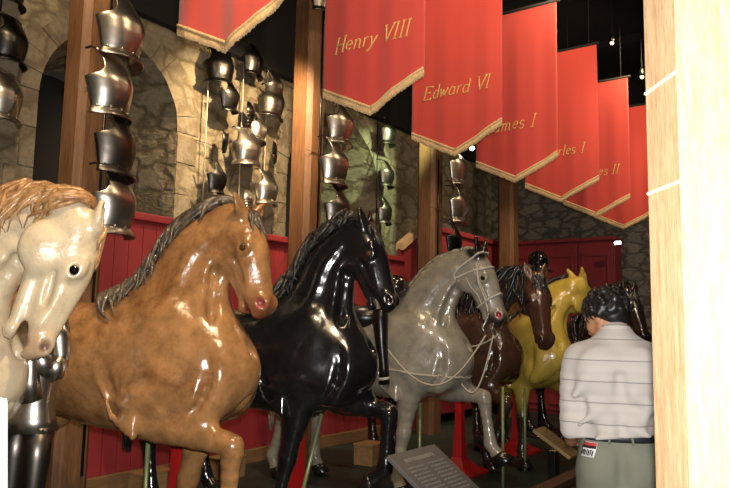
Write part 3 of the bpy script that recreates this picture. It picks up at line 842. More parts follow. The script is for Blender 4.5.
# strings against the stone between the first two arches
GW = 'pieces of armour strung on the stone wall'
W_ = 5.72
cuirass((5.19,W_,4.18), -1.9, 0.88, STEELBLACK, 'black plate just under the point of the nearest plain banner', GW, 'back')
cuirass((5.67,W_,4.42), -1.3, 0.82, STEELBLACK, 'black plate right of the point of the nearest plain banner', GW, 'back')
cuirass((5.31,W_,3.91), -1.1, 0.80, STEELBLACK, 'black plate with grey skirt on the left wall string, second down', GW, 'breast', .12)
cuirass((5.66,W_,3.93), -.9, 0.76, STEELBLACK, 'small black shoulder piece on the middle wall string', GW, 'pauldron', .2, 'shoulder armour')
cuirass((6.05,W_,4.25), -1.2, 0.76, STEELDARK, 'upper of two overlapping dark plates on the right wall string', GW, 'breast', .35)
cuirass((6.01,W_,4.01), -1.75, 0.88, STEELDARK, 'lower of two overlapping dark plates on the right wall string', GW, 'back', -.1)
cuirass((5.29,W_,3.53), -.7, 0.63, STEELBLACK, 'small bent black shoulder piece on the left wall string', GW, 'pauldron', .5, 'shoulder armour')
cuirass((5.78,W_,3.67), -1.2, 0.74, STEEL, 'bright plate turned edge on above the wide brass coloured plate', GW, 'breast', -.15)
cuirass((5.64,W_,3.37), -1.75, 0.94, STEEL, 'wide brass coloured plate in the middle of the wall', GW, 'back', .05)
cuirass((6.08,W_,3.53), -1.0, 0.71, STEELBLACK, 'black slanting arm guard on the right wall string', GW, 'tasset', -.45, 'arm guard')
cuirass((5.17,W_,2.96), -1.05, 0.80, STEELBLACK, 'lowest black plate on the left wall string, above the brown mane', GW, 'breast')
cuirass((5.97,W_,2.97), -1.45, 0.88, STEEL, 'bright steel plate just above the ears of the brown horse', GW, 'breast')
cuirass((5.70,W_,2.93), -1.2, 0.67, STEEL, 'small steel shoulder piece above the head of the brown horse', GW, 'pauldron', .1, 'shoulder armour')
for x, z0, nm in ((5.13,2.75,'left'),(5.66,2.7,'middle'),(6.06,2.9,'right')):
    hang([(x,5.80,4.61),(x,5.80,z0)], nm+' string of the three carrying armour on the stone wall', None, 'suspension_rope', CORD, .007)
hang([(5.05,5.87,3.52),(5.45,5.86,3.50)], 'thin wire across the stone near the small bent shoulder piece', None)
GG = 'green lit plates beside the second arch'
cuirass((8.48,W_,4.24), -1.3, 0.88, STEELDARK, 'topmost of three green lit plates beside the second arch', GG, 'breast')
cuirass((8.47,W_,3.61), -1.3, 0.84, STEELDARK, 'middle one of three green lit plates beside the second arch', GG, 'breast')
cuirass((8.43,W_,3.06), -1.3, 0.84, STEELDARK, 'lowest of three green lit plates beside the second arch', GG, 'back')
hang([(8.43,5.80,4.61),(8.43,5.80,2.9)], 'cord carrying the three green lit plates', None, 'suspension_rope', LEATHER, .009)
GL = 'plates at the left edge by the first arch'
cuirass((2.84,W_,3.18), -1.3, 0.92, STEEL, 'gold lit plate cut off by the left edge beside the first arch', GL, 'breast')
cuirass((2.86,W_,3.67), -1.2, 0.88, STEELBLACK, 'dark plate at the left edge above the gold lit one', GL, 'back')
cuirass((2.82,W_,4.16), -1.2, 0.84, STEELBLACK, 'dark plate in the top left corner', GL, 'breast')
hang([(2.84,5.80,4.61),(2.84,5.80,3.0)], 'cord carrying the plates at the left edge', None, 'suspension_rope', LEATHER, .009)
# ------------------------------------------------------------------ the row of carved horses
GH = 'row of carved and painted wooden horses'
MANE_TAN = coat_mat('mane_tan', .4, 18, .35)
def haircol(name, c1, c2, rough=.35, sc=30):
    t = NT(name); v = t.coord((1,1,.5)); f = t.noise(v, sc, 6, .7)
    t.base(t.ramp(f, [(.35,c1),(.65,c2)])); t.set(Roughness=rough, Coat_Weight=.4); t.bump(f, .35, .006); return t.m
HM_TAN = haircol('mane_paint_tan', hexc('7c5230'), hexc('c09765'))
HM_GREY = haircol('mane_paint_dark_grey', hexc('1e1a16'), hexc('6d6152'))
HM_BLACK = haircol('mane_paint_black', (.004,.004,.004), (.02,.02,.02), .25)
HM_SOOT = haircol('mane_paint_soot', (.012,.012,.011), (.045,.042,.038), .35)
HM_GR = haircol('mane_paint_pale_grey', hexc('6a665c'), hexc('a09a8a'))
HOOF_D = simple('hoof_dark', (.012,.011,.010), .25, 0, .3, 12, .1, .5)
HOOF_G = simple('hoof_grey', hexc('3c3935'), .35, 0, .3, 12, .1, .3)
CT_WHITE = coat_mat('coat_cream', .22, 7, .28, hexc('8a6a44'), 3.0, .5)
CT_BROWN = coat_mat('coat_tan_brown', .45, 10, .20, hexc('5a2c12'), 3.2, .6, .5, .22)
CT_BLACK = coat_mat('coat_black', .5, 6, .20, None, 3, 0, .7, .10)
CT_GREY = coat_mat('coat_dapple_grey', .32, 11, .28, hexc('4f4b44'), 7.0, .40)
CT_DBROWN = coat_mat('coat_dark_brown', .3, 10, .20, hexc('1d0f0a'), 3.0, .5)
CT_YELLOW = coat_mat('coat_yellow_dun', .2, 8, .24, hexc('6f5a18'), 3.0, .3)
HP = -PI/2
PINK, DARKN = hexc('7a2a26'), (.01,.009,.009)
def nostrils(c, soft=.02, r=.024):
    return [('h',(.560,-.004,s*.066),r*1.3,c,soft) for s in (-1,1)]
def mouthc(c): return [('h',(.55,-.088,s*.03),.028,c,.03) for s in (-1,0,1)]
HEADS = {}
def mk(key, *a, **k):
    r, T, S = horse(*a, **k); HEADS[key] = (r, T, S); return r

SC = 1.06
mk('white', 'cream white horse at the left edge, head lowered, tan wavy mane', GH, (1.60,3.80,ZF), HP+.52, CT_WHITE, HM_TAN, HOOF_D, .011, scale=SC,
   neck=[(.02,0,1.27,.20,.36),(.24,-.0,1.58,.15,.23),(.50,-.0,1.80,.110,.155),(.75,-.0,1.765,.082,.09)], head=(.50,1.78,.0), hw=1.05, mouth=.045, headk=.98, earlen=.15, ear=(-.05,.25),
   legs=dict(FR=[(.06,.86),(.30,.62),(.18,.36),(.12,.28)],FL=STAND_F,HR=STAND_H,HL=[(-.82,.92),(-1.20,.56),(-1.15,.18),(-1.11,.085)]),
   base=hexc('d8c6a4'), colors=[('h',(.56,-.05,0),.10,hexc('c0a07c'),.10)]+nostrils(hexc('6a4034'),.02,.018)+mouthc(hexc('5a2f25')),
   mane=dict(n=150,psi=1.75,drift=.20,r=.017,wave=.10,lift=.018,both=.05))
mk('brown', 'tan brown horse with dark grey wavy mane and raised foreleg', GH, (2.72,3.28,ZF), HP+.30, CT_BROWN, HM_GREY, HOOF_D, .010, scale=SC,
   neck=[(.0,0,1.25,.21,.38),(.08,0,1.52,.15,.255),(.17,0,1.74,.114,.185),(.38,0,1.885,.084,.10)], head=(-.05,1.15,.0), headk=.84, hw=1.30, mouth=.012, earlen=.175, ear=(.5,1.1),
   legs=dict(FR=[(.0,.86),(.48,.75),(.47,.36),(.40,.29)],FL=[(.12,.86),(.04,.50),(-.04,.17),(-.01,.085)],HR=STAND_H,HL=[(-.82,.92),(-1.25,.58),(-1.30,.2),(-1.26,.085)]),
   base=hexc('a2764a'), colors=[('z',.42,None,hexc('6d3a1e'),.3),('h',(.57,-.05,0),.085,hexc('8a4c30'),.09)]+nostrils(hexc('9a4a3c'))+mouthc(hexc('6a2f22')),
   eye='eye_amber', mane=dict(n=110,psi=.80,drift=.26,r=.021,wave=.09,lift=.020,start=.25,t1=1.0,both=.25), forelock=18)
mk('black', 'glossy black horse with sooty curled mane, head held over the grey', GH, (3.97,3.32,ZF), HP+.20, CT_BLACK, HM_SOOT, HOOF_D, .011, scale=SC,
   neck=[(.0,0,1.26,.20,.38),(.11,0,1.55,.15,.235),(.20,0,1.80,.112,.17),(.39,0,1.965,.082,.10)], head=(.0,1.08,.0), mouth=.035, ear=(.3,.3), headk=.90,
   legs=dict(FR=[(.05,.86),(-.02,.50),(-.10,.17),(-.07,.085)],FL=[(.18,.86),(.54,.78),(.52,.42),(.43,.34)],HR=[(-.82,.92),(-1.17,.56),(-1.12,.18),(-1.08,.085)],HL=[(-.72,.92),(-.98,.58),(-.90,.24),(-.84,.16)]),
   base=(.010,.010,.011), colors=nostrils(hexc('2a1210'))+mouthc(hexc('4a1c16')), eye='eye_amber',
   mane=dict(n=110,psi=.75,drift=.12,r=.020,wave=.16,lift=.030,start=.25,both=.25), forelock=20)
mk('grey', 'dapple grey horse with black ears, white bridle and raised foreleg', GH, (5.40,3.28,ZF), HP+.05, CT_GREY, HM_GR, HOOF_D, .011, scale=SC,
   neck=[(.02,0,1.25,.20,.38),(.12,0,1.52,.145,.245),(.30,0,1.77,.11,.175),(.55,0,1.885,.080,.09)], head=(.0,1.1,.0), mouth=.02, ear=(.45,.35), earlen=.2, headk=.86,
   legs=dict(FR=[(.05,.86),(.00,.50),(-.06,.17),(-.02,.085)],FL=[(.22,.86),(.54,.80),(.60,.44),(.66,.36)],HR=[(-.82,.92),(-1.22,.58),(-1.34,.18),(-1.30,.085)],HL=[(-.80,.92),(-1.10,.58),(-1.12,.18),(-1.08,.085)]),
   base=hexc('9a9383'), colors=[('h',(.58,-.06,0),.075,DARKN,.06)]+[('h',(-.10,.10,s*.08),.125,DARKN,.05) for s in (-1,1)]+nostrils(hexc('a02028'),.015,.022),
   mane=dict(n=60,psi=.35,drift=.10,r=.014,wave=.05,lift=.004,both=.5), forelock=0)
mk('darkbrown', 'dark brown horse with long black hanging mane, face toward the viewer', GH, (6.62,3.32,ZF), HP-.12, CT_DBROWN, HM_BLACK, HOOF_D, .012, scale=SC,
   neck=[(.02,0,1.25,.20,.38),(.14,0,1.52,.145,.24),(.36,-.02,1.71,.115,.165),(.68,-.05,1.77,.085,.10)], head=(-.62,1.12,.0), ear=(.2,.3), headk=1.0,
   legs=dict(FR=[(.14,.86),(.46,.70),(.36,.38),(.26,.34)],FL=STAND_F,HR=STAND_H,HL=STAND_H),
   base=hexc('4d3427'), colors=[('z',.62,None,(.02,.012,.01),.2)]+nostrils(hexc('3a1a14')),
   mane=dict(n=90,psi=1.45,drift=.06,r=.020,wave=.16,lift=.022,drop=.30,both=.3), forelock=16)
mk('yellow', 'yellow dun horse beside the man, ears pricked, head turned away', GH, (7.28,2.92,ZF), HP-.72, CT_YELLOW, HM_BLACK, HOOF_D, .013, scale=SC,
   neck=[(.02,0,1.25,.21,.38),(.10,.06,1.50,.16,.26),(.20,.16,1.68,.125,.18),(.30,.30,1.78,.088,.10)], head=(1.9,.75,.0), headk=.88, ear=(.3,.3), earlen=.19,
   legs=dict(FR=STAND_F,FL=[(.16,.86),(.42,.70),(.34,.40),(.26,.34)],HR=STAND_H,HL=STAND_H),
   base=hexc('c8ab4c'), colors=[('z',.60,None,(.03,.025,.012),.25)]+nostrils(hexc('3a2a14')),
   mane=dict(n=70,psi=.9,drift=.10,r=.02,wave=.10,lift=.015), forelock=12)
mk('farblack', 'black maned dark horse farthest down the row, behind the man', GH, (9.60,2.92,ZF), HP-.35, CT_BLACK, HM_BLACK, HOOF_D, .014, scale=SC,
   neck=[(.02,0,1.25,.20,.38),(.12,0,1.52,.145,.25),(.24,0,1.70,.11,.17),(.38,0,1.78,.085,.11)], head=(-.2,1.05,.0),
   legs=dict(FR=STAND_F,FL=[(.16,.86),(.42,.70),(.34,.40),(.26,.34)],HR=STAND_H,HL=STAND_H),
   base=(.018,.013,.011), mane=dict(n=90,psi=1.5,drift=.06,r=.022,wave=.2,lift=.03,drop=.3,both=.4), forelock=16)
# ------------------------------------------------------------------ the man reading at the rail
man = empty('person', (3.49,.995,0), .36, 'man seen from behind in a striped grey polo shirt, reading with bowed head', 'person')
def skin(name, c):
    t = NT(name); v = t.coord(); f = t.noise(v, 30, 5)
    t.base(t.ramp(f, [(.3,tuple(x*.9 for x in c)),(.7,c)])); t.set(Roughness=.5, Subsurface_Weight=.08, Subsurface_Radius=(.02,.008,.004)); t.bump(f, .05, .002); return t.m
SKIN = skin('skin', hexc('c08a68'))
HAIRM = haircol('hair_black', (.006,.005,.005), (.022,.019,.017), .38, 60)
def shirt_mat():
    t = NT('striped_jersey'); tc = t.n('ShaderNodeTexCoord'); sp = t.n('ShaderNodeSeparateXYZ'); t.l(tc.outputs['Object'], sp.inputs[0])
    m = t.n('ShaderNodeMath', operation='MULTIPLY_ADD'); t.l(sp.outputs['Z'], m.inputs[0]); m.inputs[1].default_value = 1/.0965; m.inputs[2].default_value = .36
    f = t.n('ShaderNodeMath', operation='FRACT'); t.l(m.outputs[0], f.inputs[0])
    l = t.n('ShaderNodeMath', operation='LESS_THAN'); t.l(f.outputs[0], l.inputs[0]); l.inputs[1].default_value = .055
    m2 = t.n('ShaderNodeMath', operation='MULTIPLY'); t.l(sp.outputs['Z'], m2.inputs[0]); m2.inputs[1].default_value = 140
    s = t.n('ShaderNodeMath', operation='SINE'); t.l(m2.outputs[0], s.inputs[0])
    r = t.n('ShaderNodeMapRange'); t.l(s.outputs[0], r.inputs[0]); r.inputs[1].default_value = -1; r.inputs[3].default_value = 0; r.inputs[4].default_value = .35
    c = t.mix(r.outputs[0], hexc('c6bfb8'), hexc('b7b0aa')); c = t.mix(l.outputs[0], c, hexc('948e8a'))
    t.base(c); t.set(Roughness=.9, Sheen_Weight=.2); t.bump(t.noise(t.coord(), 9, 3), .25, .012); return t.m
SHIRT = shirt_mat()
TROUS = simple('khaki_green_cotton', hexc('7c7d6d'), .85, 0, .08, 9, .15)
BELT = simple('belt_leather', hexc('26282a'), .5, 0, .1, 30)
HC = V3(.075,.045,1.628)
hy, hp_ = math.radians(48), math.radians(24)
Fh = V3(math.cos(hp_)*math.cos(hy), math.cos(hp_)*math.sin(hy), -math.sin(hp_)); Lh = V3(-math.sin(hy), math.cos(hy), 0); Uh = np.cross(Fh, Lh)
HT = lambda f, l, u: HC+f*Fh+l*Lh+u*Uh
HR_ = np.stack([Fh,Lh,Uh],1)
B = Solid()
B.add(Ell(HT(-.012,0,.012),(.106,.085,.100),HR_), Ell(HT(.030,0,-.045),(.066,.062,.080),HR_,k=.04), Ell(HT(.052,0,-.095),(.036,.036,.026),HR_,k=.03))
for s in (-1,1):
    B.add(Seg(HT(-.005,s*.062,-.065),HT(.05,s*.035,-.098),.018,.016,k=.03), Ell(HT(.060,s*.042,-.040),(.03,.026,.026),HR_,k=.02))
    B.add(Ell(HT(-.012,s*.088,-.018),(.020,.010,.032),np.array(rotm(0,0,0))@HR_,k=.008), Ell(HT(-.006,s*.098,-.016),(.010,.006,.018),HR_,k=.006,sub=True))
    B.add(Ell(HT(.089,s*.032,-.008),(.016,.020,.012),HR_,k=.012,sub=True), Seg(HT(.086,s*.016,.010),HT(.076,s*.052,.012),.010,.007,k=.015))
B.add(Seg(HT(.088,0,.0),HT(.112,0,-.045),.011,.014,k=.015), Ell(HT(.104,0,-.048),(.016,.018,.010),HR_,k=.01))
B.add(Seg(HT(.090,-.024,-.074),HT(.090,.024,-.074),.008,.008,k=.012), Seg(HT(.088,-.02,-.086),HT(.088,.02,-.086),.008,.008,k=.010), Ell(HT(.100,0,-.080),(.012,.026,.0025),HR_,k=.004,sub=True))
B.add(Seg((.0,0,1.44),HT(-.03,0,-.055),(.064,.066),(.058,.062),k=.04))
B.add(smooth_chain([(.0,0,.90),(.0,0,1.05),(.005,0,1.22),(.0,0,1.36),(-.005,0,1.45)],[(.150,.105),(.145,.10),(.165,.11),(.175,.10),(.10,.075)],lat=(0,1,0),n=3,k=.05))
def arm(sh, el, wr, hd, curl, s):
    sh, el, wr, hd = [np.asarray(q,float) for q in (sh,el,wr,hd)]
    L = lambda a,b,t: a+(b-a)*t
    B.add(smooth_chain([sh,L(sh,el,.4),L(sh,el,.85),el,L(el,wr,.3),L(el,wr,.75),wr],[.056,.050,.041,.041,.044,.032,.026],n=2,k=.05))
    d = nrm(hd-wr); side = nrm(np.cross(d,V3(0,0,1))); pn = np.cross(side,d)*(1)
    palm0 = wr+d*.012; palm1 = wr+d*.085
    B.add(Seg(palm0,palm1,(.026,.015),(.040,.014),lat=side,k=.02))
    for i,(o,ln) in enumerate(((-.030,.066),(-.010,.077),(.010,.072),(.029,.058))):
        a = palm1+side*o-d*.01; dd = nrm(d+side*o*1.2); p = [a]; c = 0
        for q in (.45,.32,.25):
            c += curl; v = dd*math.cos(c)-pn*math.sin(c); p.append(p[-1]+v*ln*q)
        B.add(smooth_chain(p,[.0095,.0092,.0085,.007],n=2,k=.006))
    t0 = palm0+d*.022-side*.024*s; tv = nrm(d*.75-side*.75*s-pn*.25)
    B.add(smooth_chain([t0,t0+tv*.035,t0+tv*.035+nrm(tv*.6+d*.6)*.028],[.0125,.0105,.008],n=2,k=.012))
arm((.0,.175,1.40),(-.035,.214,1.12),(.17,.21,1.00),(.27,.16,1.01),.45,1)
arm((.0,-.175,1.40),(-.035,-.214,1.12),(.05,-.262,.87),(.075,-.262,.77),.35,-1)
for s in (-1,1):
    B.add(smooth_chain([(.0,s*.095,.92),(.01,s*.10,.72),(.012,s*.105,.50),(.0,s*.105,.34),(-.005,s*.105,.12),(.0,s*.105,.07)],[.085,.078,.055,.054,.036,.036],n=2,k=.04))
body = solid_obj('body', B, .0065, SKIN, man)
for s in (-1,1): MB().sphere(HT(.078,s*.032,-.008),.011,8).build('eye', MATS['eye_dark'], man, True)
# hair
Hs = Solid()
Hs.add(Ell(HT(-.020,0,.026),(.114,.094,.104),HR_), Ell(HT(-.060,0,-.030),(.058,.074,.062),HR_,k=.03))
for i in range(44):
    a = RNG.uniform(-PI,PI); e = RNG.uniform(-.5,1.3); v = V3(math.cos(e)*math.cos(a),math.cos(e)*math.sin(a),math.sin(e))
    p = HT(-.02+.110*v[0],.091*v[1],.026+.101*v[2]); Hs.add(Ell(p,RNG.uniform(.014,.026,3),k=.012))
Hs.add(Ell(HT(.105,0,-.055),(.085,.095,.095),HR_,k=.015,sub=True), Ell(HT(.03,.09,-.055),(.062,.05,.055),HR_,k=.012,sub=True), Ell(HT(.03,-.09,-.055),(.062,.05,.055),HR_,k=.012,sub=True), Ell(HT(-.05,0,-.135),(.08,.12,.055),HR_,k=.01,sub=True))
hair = solid_obj('hair', Hs, .005, HAIRM, man)
tf = MB()
for i in range(260):
    a = RNG.uniform(-PI,PI); e = RNG.uniform(-.35,1.45); v = V3(math.cos(e)*math.cos(a),math.cos(e)*math.sin(a),math.sin(e))
    if v[0] > .75 and v[2] < .35: continue
    p = HT(-.02+.112*v[0],.093*v[1],.026+.103*v[2])
    if Hs.ev(p[None])[0] > .02: continue
    nrmv = nrm(HR_@v); dn = nrm(-Uh*.8-Fh*.25+Lh*RNG.uniform(-.5,.5)); dn = nrm(dn-nrmv*(dn@nrmv))
    q = [p-nrmv*.004, p+nrmv*.006+dn*.015, p+nrmv*.006+dn*.032, p-nrmv*.0+dn*.046]
    tf.tube(q,[.004,.0045,.0035,.0008],5)
tf.build('hair_tufts', HAIRM, man, True)
# shirt: torso and short wide sleeves
S2 = Solid()
S2.add(smooth_chain([(.0,0,.995),(.0,0,1.08),(.0,0,1.20),(.0,0,1.32),(-.01,0,1.42),(-.005,0,1.485)],[(.182,.140),(.180,.138),(.192,.140),(.208,.135),(.185,.115),(.085,.080)],lat=(0,1,0),n=3))
S2.add(Seg((-.005,0,1.46),(.01,.004,1.535),(.075,.078),(.066,.070),k=.05))
for s in (-1,1):
    S2.add(smooth_chain([(.0,s*.17,1.415),(-.01,s*.194,1.33),(-.03,s*.208,1.20),(-.030,s*.212,1.085)],[(.075,.085),(.066,.08),(.056,.068),(.052,.062)],lat=(0,1,0),n=2,k=.05))
    S2.add(Ell((-.11,s*.09,1.36),(.05,.09,.11),k=.06))
    S2.add(Seg((-.12,s*.05,1.05),(-.13,s*.13,1.22),.010,.006,k=.05), Seg((-.135,s*.02,1.08),(-.13,s*.06,1.16),.008,.005,k=.05))
for (a_,b_) in (((-.15,-.16,1.06),(-.14,.02,1.16)),((-.15,.15,1.03),(-.145,.02,1.10)),((-.13,.18,1.12),(-.14,.08,1.20)),((-.12,-.19,1.18),(-.14,-.06,1.26)),((-.125,.20,1.25),(-.13,.12,1.36))): S2.add(Seg(a_,b_,.006,.008,k=.05))
S2.add(Seg((-.165,0,1.10),(-.15,0,1.34),.012,.01,k=.05,sub=True))
for z in range(1): S2.add(Ell((0,0,.95),(.6,.6,.122),np.array(rotm(rx=-.10)),k=.008,sub=True))
shirt = solid_obj('shirt', S2, .009, SHIRT, man)
cm = MB(); N=28
prof = [(.068,1.515),(.074,1.535),(.072,1.562),(.066,1.572),(.062,1.560),(.062,1.53)]
vs = [(.012+(r*1.05)*math.cos(2*PI*j/N)-(z-1.53)*.10, r*math.sin(2*PI*j/N)+.004, z+.012*math.cos(2*PI*j/N)*-1) for r,z in prof for j in range(N)]
cm.add(vs,[(i*N+j,i*N+(j+1)%N,(i+1)*N+(j+1)%N,(i+1)*N+j) for i in range(len(prof)-1) for j in range(N)]).build('collar', SHIRT, shirt, True)
# trousers, belt
T2 = Solid()
T2.add(smooth_chain([(.0,0,1.11),(.0,0,1.05),(-.01,0,.96),(-.01,0,.86)],[(.158,.118),(.168,.126),(.182,.142),(.175,.138)],lat=(0,1,0),n=3))
for s in (-1,1):
    T2.add(Ell((-.075,s*.085,.93),(.085,.09,.11),k=.05))
    T2.add(smooth_chain([(-.005,s*.095,.88),(.0,s*.105,.70),(.005,s*.108,.50),(.0,s*.108,.30),(.0,s*.108,.06)],[(.092,.105),(.085,.095),(.072,.078),(.068,.072),(.070,.078)],n=2,k=.05))
T2.add(Seg((-.16,0,1.02),(-.165,0,.84),.006,.02,k=.04,sub=True), Ell((0,0,1.16),(.6,.6,.062),k=.004,sub=True))
tr_ = solid_obj('trousers', T2, .009, TROUS, man)
def band(z, h, off, name, mat, par, th=.004, a0=0, a1=2*PI, n=72):
    pts = []
    closed = abs(a1-a0-2*PI) < 1e-6
    ang = np.linspace(a0,a1,n)
    P = np.array([[(.25*math.cos(a),.25*math.sin(a),zz) for a in ang] for zz in (z-h/2,z+h/2)])
    C0 = np.array([0,0,0.]);
    out = []
    for row in P:
        r_ = np.full(n,.30)
        lo = np.full(n,.02); hi = np.full(n,.35)
        dirs = row/np.linalg.norm(row[:,:2],axis=1)[:,None]; dirs[:,2] = 0
        for _ in range(24):
            m = (lo+hi)/2; q = dirs*m[:,None]; q[:,2] = row[:,2]; ins = T2.ev(q) < 0
            lo = np.where(ins,m,lo); hi = np.where(ins,hi,m)
        for k in (off-.003,off+th):
            q = dirs*(lo+k)[:,None]; q[:,2] = row[:,2]; out.append(q)
    vs = np.vstack(out); b = MB(); f = []
    i0,i1,i2,i3 = 0,n,2*n,3*n     # low inner, low outer, high inner, high outer
    for j in range(n-1):
        f += [(i1+j,i1+j+1,i3+j+1,i3+j),(i0+j+1,i0+j,i2+j,i2+j+1),(i2+j,i3+j,i3+j+1,i2+j+1),(i0+j,i0+j+1,i1+j+1,i1+j)]
    if not closed: f += [(i0,i1,i3,i2),(i0+n-1,i2+n-1,i3+n-1,i1+n-1)]
    return b.add(vs,f).build(name, mat, par, True)
band(1.066,.034,.0,'belt',BELT,man)
for a in (-.35,.35,1.15,-1.15,2.6,-2.6):
    a_ = PI+a; band(1.066,.052,.004,'belt_loop',TROUS,tr_,.004,a_-.03,a_+.03,5)
# card tucked at the left hip pocket
WHITEC = simple('card_white', hexc('e6e4e2'), .6, 0, .02); REDC = simple('card_red', hexc('c2453a'), .6, 0, .02); BLK = simple('card_black', hexc('1c1c22'), .6, 0, .02)
ca = PI-.86
cb = band(1.010,.062,.004,'pocket_card',WHITEC,man,.004,ca-.20,ca+.20,9); cb['label'] = 'white card with red and black bands'
band(1.033,.013,.0085,'red_band',REDC,cb,.001,ca-.20,ca+.20,9); band(1.021,.010,.0085,'black_band',BLK,cb,.001,ca-.20,ca+.20,9)
for k, (o, w_) in enumerate(((-.15,.02),(-.10,.015),(-.055,.02),(0,.015),(.05,.02),(.10,.015),(.15,.018))):
    band(.996+.003*(k%2),.022,.0085,'print_mark',BLK,cb,.001,ca+o-w_*.6,ca+o+w_*.6,3)
for s in (-1,1):
    sh_ = Solid(); sh_.add(Seg((-.05,s*.108,.05),(.06,s*.112,.045),.048,.046), Seg((.06,s*.112,.045),(.17,s*.118,.032),(.046,.044),(.036,.030),k=.01), Ell((0,s*.11,-.05),(.5,.2,.052),k=.004,sub=True))
    solid_obj('shoe', sh_, .008, LEATHER, man)
# ------------------------------------------------------------------ foreground post
fp = empty('timber_post', (1.85,.132,0), 0, 'pale timber post filling the right edge, bleached by flash', 'post')
A_ = .234
MB().prism([(0,A_),(.098,A_+.098),(.40,A_+.098),(.498,A_),(.498,-.25),(.40,-.35),(.098,-.35),(0,-.25)], 'z', 0, ZC-.125).build('shaft', OAKPALE, fp)
FILL = simple('pale_filler', hexc('efe3d0'), .7)
dvec = V3(1,1,0)/math.sqrt(2); nv = V3(-1,1,0)/math.sqrt(2)
for z, sl in ((2.20,.012),(1.92,.006)):
    a = V3(.0,A_,z)+nv*.001; b_ = V3(.098,A_+.098,z-sl)+nv*.001
    MB().tube([a,b_], .005, 6).build('joint_seam', FILL, fp)
# ------------------------------------------------------------------ reading boards and rail
SLATE = simple('slate_board', hexc('54524f'), .45, 0, .06, 10)
PALETXT = simple('pale_print', hexc('706c64'), .7)
BRASSB = simple('brass_board', hexc('9a8358'), .35, .5, .15, 20)
BRASSTXT = simple('brass_print', hexc('5a4a30'), .7)
def reading_board(x, y, z, L, D, tilt, mat, tmat, label, rows):
    r = empty('reading_board', (x,y,0), 0, label, 'sign', 'tilted reading boards along the rail')
    R = rotm(rx=tilt)     # slopes down toward the aisle
    MB().box((0,0,z), (L,D,.02), M=R, ch=.003).build('panel', mat, r)
    groups = {}
    for q in rows: groups.setdefault('heading' if q is rows[0] else 'text_column_%d'%round(q[0]*100), []).append(q)
    for gk, gr_ in groups.items():
      t = MB()
      for (u0,u1,v,h) in gr_:
        u = u0
        while u < u1:
            w_ = min(random.uniform(.012,.035), u1-u)
            p = R @ Vector(((u+w_/2-.5*L),(v),.0108)); t.box((p.x,p.y,p.z+z), (w_,h,.002), M=R); u += w_+.008
      t.build(gk.rstrip('_0123456789'), tmat, r)
    st = MB().box((0,.02,z/2-.02),(.07,.05,z-.06), ch=.006)
    st.build('stand', BLACKGLOSS, r); MB().box((0,.02,.015),(.34,.26,.03), ch=.006).build('foot', BLACKGLOSS, r)
    return r
rows = [(.08,.34,.125,.022)]+[(.05,.19,.08-.022*i,.008) for i in range(10)]+[(.23,.38,.08-.022*i,.008) for i in range(9)]
reading_board(3.02,1.70,.85,.43,.36,.62,SLATE,PALETXT,'grey tilted reading board in front of the grey horse', rows)
rows = [(.05,.13,.09,.012)]+[(.03,.15,.05-.022*i,.006) for i in range(6)]
reading_board(4.36,1.62,.86,.18,.27,.55,BRASSB,BRASSTXT,'small brass coloured reading board beside the man', rows)
rail = empty('wooden_rail', (3.4,1.46,0), 0, 'dark wooden hand rail along the aisle beside the man', 'rail')
MB().box((0,0,.70),(6.0,.10,.055), ch=.02).build('hand_rail', OAKX, rail)
for i in range(4): MB().box((-2.7+1.8*i,0,.3375),(.06,.06,.674), ch=.008).build('baluster', OAKX, rail)
wb = empty('white_panel', (.598,1.208,0), .55, 'white panel on a stand in the bottom left corner', 'sign')
MB().box((0,0,1.27),(.22,.02,.26), ch=.009, M=rotm(ry=-.14)).build('panel', simple('white_enamel', hexc('dfe6ee'), .4), wb)  # plain white panel on a thin stand
MB().tube([(0,.03,.02),(0,.03,1.30)],.015,10).build('stand', BLACKGLOSS, wb); MB().lathe([(.13,0),(.13,.02),(.03,.035)],(0,.03,0)).build('foot', BLACKGLOSS, wb)
# ------------------------------------------------------------------ supports below the horses
def red_stand(x, y, ztop, label, w=.045):
    r = empty('red_stand', (x,y,ZF), 0, label, 'stand', 'red stands holding up the horses')
    h = ztop-ZF
    b = MB(); vs = []; fs = []; prof = [(0,.24,.2),(.025,.24,.2),(.08,.13,.11),(.16,.055,.05),(h*.5,.038,.038),(h,.032,.032)]
    for z, a, c in prof: vs += [(-a,-c,z),(a,-c,z),(a,c,z),(-a,c,z)]
    n = len(prof); fs = [(i*4+j,i*4+(j+1)%4,(i+1)*4+(j+1)%4,(i+1)*4+j) for i in range(n-1) for j in range(4)]+[(3,2,1,0),tuple(4*(n-1)+j for j in range(4))]
    b.add(vs,fs).build('shaft', REDSTAND, r); MB().box((0,0,h+.01),(.22,.16,.02), ch=.004).build('pad', BLACKGLOSS, r)
    return r
red_stand(3.00,3.50,.86,'red stand under the belly of the tan brown horse')
red_stand(4.22,3.58,.87,'red stand under the belly of the black horse')
red_stand(6.48,3.40,.98,'red stand with a flared foot seen past the raised grey leg')
red_stand(8.0,3.45,.90,'red stand under the yellow dun horse')
def rod(a, b, label):
    o = MB().tube([a,b], .014, 10).build('support_rod', ROD, None, True); tag(o, label, 'rod', 'thin pale green support rods')
rod((2.86,3.62,ZF),(2.86,3.62,.86),'thin pale green rod under the tan brown horse')
rod((3.93,3.36,ZF),(4.08,3.25,.92),'thin slanting pale rod in front of the red stand of the black horse')
rod((5.42,3.23,ZF),(5.42,3.23,.90),'thin pale rod under the chest of the grey horse')
rod((6.18,2.80,ZF),(6.18,2.80,1.02),'thin pale rod just past the raised grey foreleg')
rod((7.05,2.95,ZF),(7.05,2.95,1.0),'thin pale rod in front of the yellow dun horse')
CRATE = wood('crate_wood', hexc('7a5a38'), hexc('a98457'), 'x', .7)
